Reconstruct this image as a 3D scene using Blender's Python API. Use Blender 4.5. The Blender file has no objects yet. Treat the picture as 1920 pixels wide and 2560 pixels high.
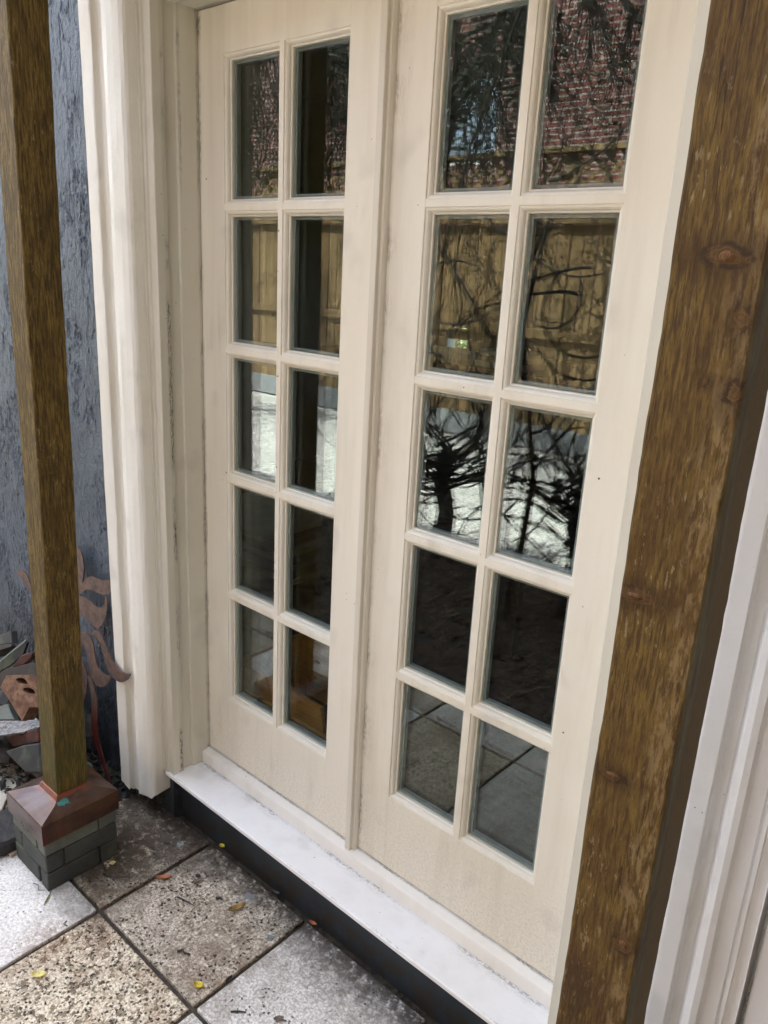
import bpy, bmesh, math, random
import numpy as np
from mathutils import Vector, Matrix, noise as mnoise
random.seed(7); rng = np.random.default_rng(7)
S = bpy.context.scene
COL = S.collection

# ------------------------------------------------------------------ camera
cd = bpy.data.cameras.new('camera'); cam = bpy.data.objects.new('camera', cd); COL.objects.link(cam)
R_ = [[0.74748568, 0.66230904, 0.05110665], [0.23044776, -0.18638748, -0.95506729], [-0.62302406, 0.72567654, -0.29194961]]
m = Matrix(((R_[0][0], -R_[1][0], -R_[2][0], 1.69729639),
            (R_[0][1], -R_[1][1], -R_[2][1], -1.22252889),
            (R_[0][2], -R_[1][2], -R_[2][2], 1.38899979), (0, 0, 0, 1)))
cam.matrix_world = m
cd.sensor_width = 36; cd.lens = 27.23; cd.clip_start = 0.02; cd.clip_end = 2000
S.camera = cam

# ------------------------------------------------------------------ sky, sun, exposure
SUN = Vector((-0.42, 0.48, 0.86)).normalized()
EL = math.asin(SUN.z); AZ = math.atan2(SUN.x, SUN.y)
w = bpy.data.worlds.new('World'); S.world = w; w.use_nodes = True
nt = w.node_tree; bg = nt.nodes['Background']
sky = nt.nodes.new('ShaderNodeTexSky'); sky.sky_type = 'NISHITA'; sky.sun_disc = False
sky.sun_elevation = EL; sky.sun_rotation = AZ; sky.air_density = 1.0; sky.dust_density = 3.0; sky.ozone_density = 0.6
hs = nt.nodes.new('ShaderNodeHueSaturation'); hs.inputs['Saturation'].default_value = 0.5
nt.links.new(sky.outputs[0], hs.inputs['Color']); nt.links.new(hs.outputs[0], bg.inputs[0]); bg.inputs[1].default_value = 0.15
ld = bpy.data.lights.new('sun', 'SUN'); ld.energy = 4.0; ld.angle = math.radians(0.5); ld.color = (1, 0.955, 0.88)
lo = bpy.data.objects.new('sun', ld); COL.objects.link(lo); lo.rotation_euler = SUN.to_track_quat('Z', 'Y').to_euler()
lo.location = (0, 0, 20)
vs = S.view_settings; vs.view_transform = 'Standard'; vs.look = 'None'; vs.gamma = 1; vs.use_curve_mapping = False
vs.exposure = 3.0
S.render.engine = 'CYCLES'
S.cycles.use_denoising = True
S.cycles.max_bounces = 12; S.cycles.diffuse_bounces = 6; S.cycles.glossy_bounces = 6; S.cycles.transparent_max_bounces = 16
S.cycles.sample_clamp_indirect = 6
S.cycles.caustics_reflective = False; S.cycles.caustics_refractive = False

# ------------------------------------------------------------------ node helpers
class NT:
    def __init__(s, name):
        s.m = bpy.data.materials.new(name); s.m.use_nodes = True; s.t = s.m.node_tree
        s.b = s.t.nodes['Principled BSDF']; s.out = s.t.nodes['Material Output']
        s.geo = s.t.nodes.new('ShaderNodeNewGeometry'); s.pos = s.geo.outputs['Position']
        tc = s.t.nodes.new('ShaderNodeTexCoord'); s.obj = tc.outputs['Object']
    def link(s, a, b): s.t.links.new(a, b)
    def val(s, sock, v):
        if hasattr(v, 'is_linked') or isinstance(v, bpy.types.NodeSocket): s.link(v, sock)
        else:
            if isinstance(v, (tuple, list)) and len(v) == 3 and len(sock.default_value) == 4: v = (*v, 1)
            sock.default_value = v
    def math(s, op, a, b=0.0, c=None, clamp=False):
        n = s.t.nodes.new('ShaderNodeMath'); n.operation = op; n.use_clamp = clamp
        s.val(n.inputs[0], a); s.val(n.inputs[1], b)
        if c is not None: s.val(n.inputs[2], c)
        return n.outputs[0]
    def scale(s, vec, sc):
        n = s.t.nodes.new('ShaderNodeVectorMath'); n.operation = 'MULTIPLY'; s.val(n.inputs[0], vec); n.inputs[1].default_value = sc
        return n.outputs[0]
    def add(s, vec, o):
        n = s.t.nodes.new('ShaderNodeVectorMath'); n.operation = 'ADD'; s.val(n.inputs[0], vec); s.val(n.inputs[1], o)
        return n.outputs[0]
    def noise(s, sc, det=4, rough=0.55, vec=None, dist=0.0, col=False):
        n = s.t.nodes.new('ShaderNodeTexNoise'); s.val(n.inputs['Vector'], vec if vec is not None else s.pos)
        n.inputs['Scale'].default_value = sc; n.inputs['Detail'].default_value = det; n.inputs['Roughness'].default_value = rough
        n.inputs['Distortion'].default_value = dist
        return n.outputs['Color' if col else 'Fac']
    def voro(s, sc, vec=None, feat='F1', out='Distance', rand=1.0):
        n = s.t.nodes.new('ShaderNodeTexVoronoi'); n.feature = feat; s.val(n.inputs['Vector'], vec if vec is not None else s.pos)
        n.inputs['Scale'].default_value = sc; n.inputs['Randomness'].default_value = rand
        return n.outputs[out]
    def step(s, v, a, b):   # smoothstep a->b
        n = s.t.nodes.new('ShaderNodeMapRange'); n.interpolation_type = 'SMOOTHSTEP'
        s.val(n.inputs[0], v); n.inputs[1].default_value = min(a, b); n.inputs[2].default_value = max(a, b)
        n.inputs[3].default_value = 0 if a < b else 1; n.inputs[4].default_value = 1 if a < b else 0
        return n.outputs[0]
    def mix(s, f, a, b):
        n = s.t.nodes.new('ShaderNodeMix'); n.data_type = 'RGBA'
        s.val(n.inputs[0], f); s.val(n.inputs[6], a); s.val(n.inputs[7], b); return n.outputs[2]
    def xyz(s, vec=None):
        n = s.t.nodes.new('ShaderNodeSeparateXYZ'); s.val(n.inputs[0], vec if vec is not None else s.pos); return n.outputs
    def sep(s, c):
        n = s.t.nodes.new('ShaderNodeSeparateColor'); s.link(c, n.inputs[0]); return n.outputs
    def rand(s):
        n = s.t.nodes.new('ShaderNodeObjectInfo'); return n.outputs['Random']
    def blob(s, c, r, vec=None, sc=(1, 1, 1)):  # soft sphere mask at world point
        n = s.t.nodes.new('ShaderNodeVectorMath'); n.operation = 'SUBTRACT'; s.val(n.inputs[0], vec if vec is not None else s.pos); n.inputs[1].default_value = c
        v = s.scale(n.outputs[0], sc)
        l = s.t.nodes.new('ShaderNodeVectorMath'); l.operation = 'LENGTH'; s.link(v, l.inputs[0])
        return s.step(l.outputs['Value'], r, r * 0.15)
    def bump(s, h, st=0.5, d=0.002, prev=None):
        n = s.t.nodes.new('ShaderNodeBump'); n.inputs['Strength'].default_value = st; n.inputs['Distance'].default_value = d
        s.link(h, n.inputs['Height'])
        if prev is not None: s.link(prev, n.inputs['Normal'])
        return n.outputs[0]
    def fin(s, col, rough=0.6, spec=0.5, normal=None, metal=0.0, **kw):
        s.val(s.b.inputs['Base Color'], col); s.val(s.b.inputs['Roughness'], rough); s.val(s.b.inputs['Specular IOR Level'], spec)
        s.val(s.b.inputs['Metallic'], metal)
        if normal is not None: s.link(normal, s.b.inputs['Normal'])
        for k, v in kw.items(): s.val(s.b.inputs[k], v)
        return s.m

def specks(n, sc=34, r=0.05, gate=0.72, vec=None):
    d = n.voro(sc, vec); c = n.voro(sc, vec, out='Color'); g = n.sep(c)
    gt = n.step(g[0], gate, gate + 0.02)
    rr = n.math('MULTIPLY', g[1], r)
    dot = n.math('LESS_THAN', d, rr)
    return n.math('MULTIPLY', dot, gt)

def paint(name, base=(0.80, 0.77, 0.67), rough=0.42, dirt=0.5, speck=True, mildew=(), texture=0.0, low=None):
    n = NT(name); x, y, z = n.xyz()
    streak = n.noise(1.0, 5, 0.6, n.scale(n.pos, (30, 30, 2.2)))
    blot = n.noise(7, 4, 0.6)
    blot2 = n.noise(2.3, 3, 0.6, n.add(n.pos, (3, 5, 1)))
    c = n.mix(n.math('MULTIPLY', n.step(blot2, 0.4, 0.7), 0.4), base, (base[0] * 0.93, base[1] * 0.88, base[2] * 0.79))
    f = n.math('MULTIPLY', n.math('MULTIPLY', n.step(streak, 0.5, 0.8), n.step(blot, 0.42, 0.75)), dirt)
    c = n.mix(f, c, (0.36, 0.34, 0.28))
    smud = n.math('MULTIPLY', n.step(n.noise(7.5, 2, 0.5, n.add(n.pos, (9, 2, 7))), 0.60, 0.74), 0.22)
    c = n.mix(smud, c, (0.33, 0.33, 0.3))
    if low is not None:   # splashed dirt towards the foot of the doors
        g = n.math('MULTIPLY', n.step(z, low, 0.0), n.step(n.noise(150, 5, 0.8), 0.4, 0.7))
        c = n.mix(n.math('MULTIPLY', g, 0.45), c, (0.40, 0.34, 0.24))
    ban = n.step(n.noise(1, 4, 0.6, n.scale(n.pos, (13, 13, 1.3))), 0.46, 0.70)
    c = n.mix(n.math('MULTIPLY', ban, min(0.30, dirt * 0.6)), c, (base[0] * 0.70, base[1] * 0.67, base[2] * 0.60))
    fine = n.step(n.noise(260, 3, 0.6), 0.62, 0.72)
    c = n.mix(n.math('MULTIPLY', fine, n.math('MULTIPLY', n.step(n.noise(9, 3), 0.5, 0.65), 0.22)), c, (0.2, 0.19, 0.15))
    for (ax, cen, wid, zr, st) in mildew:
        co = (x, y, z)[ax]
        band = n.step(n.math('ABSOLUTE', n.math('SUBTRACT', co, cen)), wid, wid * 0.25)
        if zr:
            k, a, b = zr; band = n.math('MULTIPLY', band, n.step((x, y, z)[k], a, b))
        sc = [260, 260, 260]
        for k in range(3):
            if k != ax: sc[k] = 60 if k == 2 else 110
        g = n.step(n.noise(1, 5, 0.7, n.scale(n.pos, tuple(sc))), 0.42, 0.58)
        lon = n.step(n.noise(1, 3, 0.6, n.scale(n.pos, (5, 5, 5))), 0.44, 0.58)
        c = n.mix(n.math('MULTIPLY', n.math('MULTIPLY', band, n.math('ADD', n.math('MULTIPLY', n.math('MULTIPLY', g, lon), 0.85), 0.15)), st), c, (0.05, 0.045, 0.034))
    if speck:
        sp = specks(n, 30, 0.06, 0.72)
        sp2 = specks(n, 75, 0.09, 0.80, n.add(n.pos, (1, 2, 3)))
        c = n.mix(n.math('MAXIMUM', sp, n.math('MULTIPLY', sp2, n.step(n.noise(4, 2), 0.45, 0.6))), c, (0.03, 0.026, 0.02))
    h = n.noise(1.0, 4, 0.6, n.scale(n.pos, (500, 500, 26)))
    nm = n.bump(h, 0.10, 0.001)
    nm = n.bump(n.noise(45, 3), 0.2, 0.003, nm)
    if texture: nm = n.bump(n.noise(190, 4, 0.7), texture, 0.003, nm)
    return n.fin(c, n.math('ADD', n.math('MULTIPLY', blot, 0.2), rough - 0.1), 0.45, nm)

def wood(name, a=(0.27, 0.15, 0.045), b=(0.12, 0.066, 0.022), grain=(70, 70, 3), knots=(), algae=None, rough=0.7, fleck=0.5, dark=(), side=None, pale=(0.36, 0.27, 0.14)):
    n = NT(name); x, y, z = n.xyz()
    warp = n.noise(2.2, 3, 0.5, col=True)
    p = n.add(n.pos, n.scale(warp, (0.012, 0.012, 0.0)))
    g = n.noise(1, 6, 0.65, n.scale(p, grain)); g2 = n.noise(1, 4, 0.7, n.scale(p, tuple(q * 3.0 for q in grain)))
    blot = n.noise(1, 5, 0.65, n.scale(n.pos, (28, 28, 11)))
    c = n.mix(n.step(g, 0.38, 0.62), b, a)
    c = n.mix(n.math('MULTIPLY', n.step(blot, 0.42, 0.62), 0.6), c, (b[0] * 1.15, b[1] * 1.1, b[2] * 0.9))
    c = n.mix(n.math('MULTIPLY', n.step(g2, 0.50, 0.66), 0.55), c, (b[0] * 0.45, b[1] * 0.42, b[2] * 0.4))
    fl = n.math('MULTIPLY', n.step(n.noise(1, 3, 0.6, n.scale(n.pos, (210, 210, 60))), 0.58, 0.68), n.step(n.noise(9, 3), 0.44, 0.62))
    c = n.mix(n.math('MULTIPLY', fl, fleck), c, pale)
    fib = n.math('ABSOLUTE', n.math('SUBTRACT', n.noise(1, 2, 0.5, n.scale(n.add(p, (5, 3, 1)), (grain[0] * 0.45, grain[1] * 0.45, 1.6))), 0.5))
    crack = n.math('MULTIPLY', n.step(fib, 0.011, 0.003), n.step(n.noise(1, 3, 0.6, n.scale(n.pos, (9, 9, 3))), 0.47, 0.58))
    c = n.mix(n.math('MULTIPLY', crack, 0.75), c, (b[0] * 0.28, b[1] * 0.25, b[2] * 0.25))
    if side:   # bleached arris and a greyer, olive right flank on the near post
        ar = n.math('MULTIPLY', n.step(n.math('ADD', x, n.math('MULTIPLY', n.noise(14, 4, 0.65), 0.03)), side + 0.004, side + 0.016), n.step(n.noise(1, 4, 0.65, n.scale(n.pos, (150, 150, 35))), 0.44, 0.60))
        c = n.mix(n.math('MULTIPLY', ar, 0.5), c, (0.30, 0.21, 0.10))
        fx = n.step(x, 1.4655, 1.4672)
        sd = n.mix(n.step(n.noise(1, 4, 0.65, n.scale(n.pos, (60, 60, 9))), 0.4, 0.6), (0.12, 0.105, 0.055), (0.080, 0.056, 0.014))
        sd = n.mix(n.step(n.math('ADD', y, n.math('MULTIPLY', n.noise(11, 4), 0.03)), -0.415, -0.385), sd, (0.11, 0.070, 0.014))
        sd = n.mix(n.math('MULTIPLY', n.step(g2, 0.5, 0.66), 0.6), sd, (0.018, 0.016, 0.01))
        c = n.mix(fx, c, sd)
    for (k, r, sc) in knots:
        kk = n.add(n.scale(n.add(n.pos, tuple(-q for q in k)), sc), n.scale(n.noise(45, 4, 0.7, col=True), (0.03, 0.0, 0.022)))
        kk = n.add(kk, (-0.015, 0, -0.011))
        l = n.t.nodes.new('ShaderNodeVectorMath'); l.operation = 'LENGTH'; n.link(kk, l.inputs[0]); L = l.outputs['Value']
        body = n.step(L, r, r * 0.8); rim = n.math('MULTIPLY', n.step(L, r * 1.25, r * 0.95), n.step(L, r * 0.55, r * 0.8))
        ring = n.step(n.math('SINE', n.math('MULTIPLY', L, 1400)), -0.2, 0.6)
        c = n.mix(n.math('MULTIPLY', n.step(L, r * 3.2, r * 0.8), 0.6), c, (b[0] * 0.6, b[1] * 0.5, b[2] * 0.4))
        c = n.mix(n.math('MULTIPLY', body, 0.6), c, n.mix(ring, (0.085, 0.042, 0.012), (0.13, 0.068, 0.020)))
        c = n.mix(n.math('MULTIPLY', n.math('MULTIPLY', rim, n.step(n.noise(55, 3), 0.42, 0.6)), 0.75), c, (0.022, 0.010, 0.004))
    for (k, r, sc, st) in dark:
        mk = n.math('MULTIPLY', n.blob(k, r, n.add(n.pos, n.scale(n.noise(22, 5, 0.7, col=True), (0.03, 0.0, 0.12))), sc), n.step(n.noise(1, 4, 0.65, n.scale(n.pos, (120, 120, 30))), 0.3, 0.5))
        c = n.mix(n.math('MULTIPLY', mk, st), c, (0.045, 0.020, 0.006))
    if algae is not None:
        f = n.math('MULTIPLY', n.step(z, algae, algae - 0.45), n.step(n.noise(6, 4), 0.3, 0.6))
        c = n.mix(n.math('MULTIPLY', f, 0.65), c, (0.065, 0.070, 0.014))
    nm = n.bump(g2, 0.7, 0.0016); nm = n.bump(g, 0.45, 0.003, nm)
    return n.fin(c, rough, 0.3, nm)
def plain(name, col, rough=0.7, var=0.3, sc=12, bump=0.2, bs=80, metal=0.0, spec=0.4, vary=0.0):
    n = NT(name); f = n.noise(sc, 5, 0.6, n.obj)
    c = n.mix(n.step(f, 0.3, 0.7), tuple(q * (1 - var) for q in col), tuple(min(1, q * (1 + var)) for q in col))
    if vary:
        c = n.mix(n.math('MULTIPLY', n.rand(), vary), c, tuple(q * 0.4 for q in col))
    return n.fin(c, rough, spec, n.bump(n.noise(bs, 4, 0.6), bump, 0.003), metal)

# ------------------------------------------------------------------ mesh helpers
def link(name, me, mat=None, parent=None):
    o = bpy.data.objects.new(name, me); COL.objects.link(o)
    if mat: me.materials.append(mat)
    if parent: o.parent = parent
    return o
def pyd(name, v, f, mat=None, parent=None, smooth=False):
    me = bpy.data.meshes.new(name); me.from_pydata([tuple(q) for q in v], [], f)
    bm = bmesh.new(); bm.from_mesh(me); bmesh.ops.recalc_face_normals(bm, faces=bm.faces); bm.to_mesh(me); bm.free()
    if smooth: me.polygons.foreach_set('use_smooth', [True] * len(me.polygons))
    me.update(); return link(name, me, mat, parent)
def thing(name, label, cat, loc=(0, 0, 0), group=None):
    o = bpy.data.objects.new(name, None); COL.objects.link(o); o.location = loc; o.empty_display_size = 0.05
    o['label'] = label; o['category'] = cat
    if group: o['group'] = group
    bpy.context.view_layer.update() if False else None
    return o
def tag(o, label, cat, group=None):
    o['label'] = label; o['category'] = cat
    if group: o['group'] = group
    return o
def struct(o): o['kind'] = 'structure'; return o
def stuff(o, label=None, cat=None):
    o['kind'] = 'stuff'
    if label: o['label'] = label; o['category'] = cat
    return o
def box(name, lo, hi, mat, parent=None, bev=0.0, seg=2, jit=0.0):
    me = bpy.data.meshes.new(name); bm = bmesh.new()
    vs_ = [bm.verts.new((x, y, z)) for x in (lo[0], hi[0]) for y in (lo[1], hi[1]) for z in (lo[2], hi[2])]
    for q in ((0, 1, 3, 2), (4, 6, 7, 5), (0, 4, 5, 1), (2, 3, 7, 6), (0, 2, 6, 4), (1, 5, 7, 3)): bm.faces.new([vs_[i] for i in q])
    bmesh.ops.recalc_face_normals(bm, faces=bm.faces)
    if jit:
        for v in bm.verts: v.co += Vector([random.uniform(-jit, jit) for _ in range(3)])
    if bev: bmesh.ops.bevel(bm, geom=list(bm.edges), offset=bev, segments=seg, affect='EDGES', profile=0.5)
    bm.to_mesh(me); bm.free(); return link(name, me, mat, parent)
def local(o, parent_loc):   # children are built in world coordinates: bring them under a moved parent
    o.location = (-parent_loc[0], -parent_loc[1], -parent_loc[2])
def extr(name, prof, z0, z1, n, mat, parent=None, wob=0.0, bot=None, axis='z', smooth_idx=(), seed=0):
    """closed profile of (x,y) swept along z; wob = hand-made wobble; bot = per-vertex bottom height"""
    v = []; f = []; k = len(prof)
    for i in range(n + 1):
        t = i / n
        for j, (x, y) in enumerate(prof):
            zb = bot[j] if bot else z0
            z = zb + (z1 - zb) * t
            dx = dy = 0
            if wob:
                q = Vector((j * 3.7 + seed, z * 9, 0.3)); q2 = Vector((j * 3.7 + seed, z * 40, 5.3))
                dx = wob * (mnoise.noise(q) * 1.0 + mnoise.noise(q2) * 0.5); q.z = 7
                dy = wob * (mnoise.noise(q) * 0.7 + mnoise.noise(q2 + Vector((0, 0, 3))) * 0.4)
            v.append((x + dx, y + dy, z) if axis == 'z' else (z, y + dy, x + dx))
    for i in range(n):
        for j in range(k):
            a = i * k + j; b = i * k + (j + 1) % k; f.append((a, b, b + k, a + k))
    f.append(tuple(range(k))); f.append(tuple(range(n * k, n * k + k)))
    return pyd(name, v, f, mat, parent)
def prism(name, pts, nrm, th, mat, parent=None, bev=0.0, holes=None, jit=0.0):
    """a flat outline with real thickness, extruded away from its normal"""
    me = bpy.data.meshes.new(name); bm = bmesh.new(); nv = Vector(nrm).normalized()
    P = [Vector(p) for p in pts]
    if holes:
        loops = [P] + [[Vector(q) for q in h] for h in holes]; from mathutils.geometry import tessellate_polygon
        tri = tessellate_polygon(loops); flat = [q for l in loops for q in l]
        vsx = [bm.verts.new(q) for q in flat]; vb = [bm.verts.new(q - nv * th) for q in flat]
        for t in tri:
            bm.faces.new([vsx[i] for i in t]); bm.faces.new([vb[i] for i in reversed(t)])
        o = 0
        for l in loops:
            for i in range(len(l)):
                a, b = o + i, o + (i + 1) % len(l); bm.faces.new((vsx[a], vsx[b], vb[b], vb[a]))
            o += len(l)
    else:
        a = [bm.verts.new(q) for q in P]; b = [bm.verts.new(q - nv * th) for q in P]
        bm.faces.new(a); bm.faces.new(list(reversed(b)))
        for i in range(len(P)): bm.faces.new((a[i], a[(i + 1) % len(P)], b[(i + 1) % len(P)], b[i]))
    bmesh.ops.recalc_face_normals(bm, faces=bm.faces)
    if bev and not holes:
        bmesh.ops.bevel(bm, geom=list(bm.edges), offset=bev, segments=1, affect='EDGES')
    bm.to_mesh(me); bm.free(); return link(name, me, mat, parent)
def tube(path, rad, seg=6):
    v = []; f = []; n = len(path)
    for i, p in enumerate(path):
        p = Vector(p); d = (Vector(path[min(i + 1, n - 1)]) - Vector(path[max(i - 1, 0)])).normalized()
        u = d.cross(Vector((0.3, 0.5, 0.81))).normalized(); w_ = d.cross(u)
        r = rad[i] if isinstance(rad, (list, tuple)) else rad
        for k in range(seg):
            a = 2 * math.pi * k / seg; v.append(p + (u * math.cos(a) + w_ * math.sin(a)) * r)
    for i in range(n - 1):
        for k in range(seg):
            a = i * seg + k; b = i * seg + (k + 1) % seg; f.append((a, b, b + seg, a + seg))
    f.append(tuple(range(seg))); f.append(tuple(range((n - 1) * seg, n * seg))); return v, f
def join(parts):
    V = []; F = []
    for v, f in parts:
        o = len(V); V += [tuple(q) for q in v]; F += [tuple(i + o for i in q) for q in f]
    return V, F
def vnoise(x, y, seed=0):
    xi = np.floor(x).astype(int); yi = np.floor(y).astype(int); fx = x - xi; fy = y - yi
    fx = fx * fx * (3 - 2 * fx); fy = fy * fy * (3 - 2 * fy)
    def h(a, b):
        q = (a * 374761393 + b * 668265263 + seed * 974711) & 0x7fffffff
        q = ((q ^ (q >> 13)) * 1274126177) & 0x7fffffff
        return ((q ^ (q >> 16)) & 0xffff) / 65535.0
    return (h(xi, yi) * (1 - fx) + h(xi + 1, yi) * fx) * (1 - fy) + (h(xi, yi + 1) * (1 - fx) + h(xi + 1, yi + 1) * fx) * fy
def fbm(x, y, o=4, seed=0):
    s = 0; a = 0.5; t = 0
    for i in range(o):
        s = s + a * vnoise(x, y, seed + i * 17); t += a; a *= 0.5; x = x * 2.03 + 5.1; y = y * 2.03 + 1.7
    return s / t
def sst(v, a, b):
    t = np.clip((v - a) / (b - a), 0, 1); return t * t * (3 - 2 * t)

GZ = -0.22      # patio level
# ================================================================== materials
M = {}
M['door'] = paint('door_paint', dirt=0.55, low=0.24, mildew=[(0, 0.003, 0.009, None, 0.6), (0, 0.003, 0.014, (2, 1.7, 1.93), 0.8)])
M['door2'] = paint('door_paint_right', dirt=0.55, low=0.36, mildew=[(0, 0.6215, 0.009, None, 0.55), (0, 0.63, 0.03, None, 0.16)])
M['bead'] = paint('bead_paint', base=(0.79, 0.765, 0.67), dirt=0.3, speck=False)
M['astragal'] = paint('astragal_paint', base=(0.68, 0.65, 0.56), dirt=0.5)
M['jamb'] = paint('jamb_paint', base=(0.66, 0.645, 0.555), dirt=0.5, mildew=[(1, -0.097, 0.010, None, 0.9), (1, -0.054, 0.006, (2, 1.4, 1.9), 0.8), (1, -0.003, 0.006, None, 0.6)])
M['casing'] = paint('casing_paint', base=(0.84, 0.825, 0.755), rough=0.6, dirt=0.35, speck=False, texture=0.35)
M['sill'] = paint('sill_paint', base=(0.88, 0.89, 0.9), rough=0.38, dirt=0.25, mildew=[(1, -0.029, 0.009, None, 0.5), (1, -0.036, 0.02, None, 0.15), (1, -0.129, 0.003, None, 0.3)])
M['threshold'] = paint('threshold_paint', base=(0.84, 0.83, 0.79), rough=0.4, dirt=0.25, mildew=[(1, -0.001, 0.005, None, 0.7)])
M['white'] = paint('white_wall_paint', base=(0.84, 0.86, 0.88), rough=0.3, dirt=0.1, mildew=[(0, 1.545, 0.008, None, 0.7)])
M['rcasing'] = paint('right_casing_paint', base=(0.82, 0.83, 0.83), rough=0.5, dirt=0.2, texture=0.12)

def mk_glass():
    n = NT('window_glass'); t = n.t
    t.nodes.remove(n.b)
    # both faces of a thin pane reflect alike: Schlick's curve on the angle to the face
    gl = t.nodes.new('ShaderNodeBsdfGlossy'); gl.inputs['Roughness'].default_value = 0.0; gl.inputs['Color'].default_value = (0.96, 1, 0.98, 1)
    tr = t.nodes.new('ShaderNodeBsdfTransparent'); tr.inputs['Color'].default_value = (0.95, 0.98, 0.965, 1)
    df = t.nodes.new('ShaderNodeBsdfDiffuse'); df.inputs['Color'].default_value = (0.55, 0.57, 0.6, 1)
    nm = n.bump(n.noise(2.6, 1, 0.4), 0.07, 0.006)
    n.link(nm, gl.inputs['Normal'])
    dt = t.nodes.new('ShaderNodeVectorMath'); dt.operation = 'DOT_PRODUCT'; n.link(n.geo.outputs['Incoming'], dt.inputs[0]); n.link(nm, dt.inputs[1])
    f_ = n.math('ADD', 0.043, n.math('MULTIPLY', 0.957, n.math('POWER', n.math('SUBTRACT', 1.0, n.math('ABSOLUTE', dt.outputs['Value']), clamp=True), 5.0)))
    mx = t.nodes.new('ShaderNodeMixShader'); n.link(f_, mx.inputs[0]); n.link(tr.outputs[0], mx.inputs[1]); n.link(gl.outputs[0], mx.inputs[2])
    x, y, z = n.xyz()
    dust = n.math('MULTIPLY', n.step(n.noise(9, 5, 0.65), 0.4, 0.8), n.math('ADD', 0.003, n.math('MULTIPLY', n.step(z, 0.5, 0.15), 0.010)))
    dust = n.math('ADD', dust, n.math('MULTIPLY', specks(n, 60, 0.07, 0.85), 0.3))
    m2 = t.nodes.new('ShaderNodeMixShader'); n.link(dust, m2.inputs[0]); n.link(mx.outputs[0], m2.inputs[1]); n.link(df.outputs[0], m2.inputs[2])
    n.link(m2.outputs[0], n.out.inputs['Surface']); return n.m
M['glass'] = mk_glass()
M['spacer'] = plain('aluminium_spacer', (0.20, 0.22, 0.225), 0.5, 0.1, metal=0.0)

# post timber
M['post1'] = wood('post_timber', a=(0.200, 0.132, 0.030), b=(0.058, 0.036, 0.009), grain=(230, 230, 22), algae=0.5,
                  knots=[((-0.01, -0.43, 1.50), 0.013, (1, 1, 0.8)), ((-0.045, -0.455, 1.38), 0.012, (1, 1, 0.6)), ((0.01, -0.42, 0.52), 0.006, (1, 1, 0.5))])
M['post2'] = wood('near_post_timber', a=(0.165, 0.102, 0.022), b=(0.072, 0.038, 0.009), grain=(260, 260, 26), fleck=0.55, side=1.4455,
                  knots=[((1.4325, -0.445, 1.4221), 0.019, (0.8, 1, 1.7)), ((1.4552, -0.445, 1.3673), 0.011, (1.2, 1, 0.8)), ((1.3943, -0.445, 1.0687), 0.019, (0.7, 1, 2.0)),
                         ((1.4025, -0.445, 0.8445), 0.013, (0.7, 1, 1.8)), ((1.449, -0.445, 0.6275), 0.014, (1, 1, 1.0)), ((1.4604, -0.445, 1.297), 0.010, (1, 1, 0.7)), ((1.4315, -0.445, 1.3074), 0.005, (1, 1, 1))],
                  dark=[((1.4211, -0.445, 0.5738), 0.055, (1, 1, 0.55), 0.75), ((1.3901, -0.445, 0.4705), 0.06, (1, 1, 0.6), 0.5)])
M['roofwood'] = wood('roof_timber', a=(0.40, 0.26, 0.13), b=(0.25, 0.15, 0.07), grain=(4, 60, 60))
M['redbeam'] = plain('stained_beam', (0.16, 0.05, 0.03), 0.6)

def mk_copper():
    n = NT('weathered_copper'); x, y, z = n.xyz()
    a = n.noise(9, 5, 0.65, dist=0.6); b = n.noise(1, 4, 0.6, n.scale(n.pos, (60, 60, 6)))
    c = n.mix(n.step(a, 0.35, 0.6), (0.036, 0.010, 0.009), (0.085, 0.038, 0.014))
    c = n.mix(n.math('MULTIPLY', n.step(n.noise(6, 4, 0.6, n.add(n.pos, (4, 1, 2))), 0.5, 0.68), 0.7), c, (0.10, 0.075, 0.075))
    c = n.mix(n.math('MULTIPLY', n.step(b, 0.55, 0.65), n.math('MULTIPLY', n.step(z, -0.012, -0.03), 0.6)), c, (0.12, 0.02, 0.03))
    c = n.mix(n.math('MULTIPLY', n.step(n.noise(26, 4, 0.7), 0.6, 0.66), 0.4), c, (0.05, 0.02, 0.012))
    near = n.step(z, 0.012, 0.02)
    c = n.mix(n.math('MULTIPLY', near, n.step(n.noise(40, 4), 0.35, 0.55)), c, (0.20, 0.048, 0.024))
    g = n.math('MULTIPLY', n.blob((-0.028, -0.43, 0.004), 0.014, n.add(n.pos, n.scale(n.noise(90, 3, col=True), (0.02, 0.02, 0.0))), (1, 0.55, 0.3)), n.step(n.noise(120, 2), 0.3, 0.4))
    c = n.mix(n.step(g, 0.3, 0.5), c, (0.05, 0.22, 0.19))
    nm = n.bump(n.noise(30, 4, 0.6), 0.35, 0.003)
    return n.fin(c, n.math('ADD', 0.16, n.math('MULTIPLY', a, 0.3)), 0.6, nm, n.math('SUBTRACT', 0.35, n.math('MULTIPLY', g, 0.35)))
M['copper'] = mk_copper()

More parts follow.
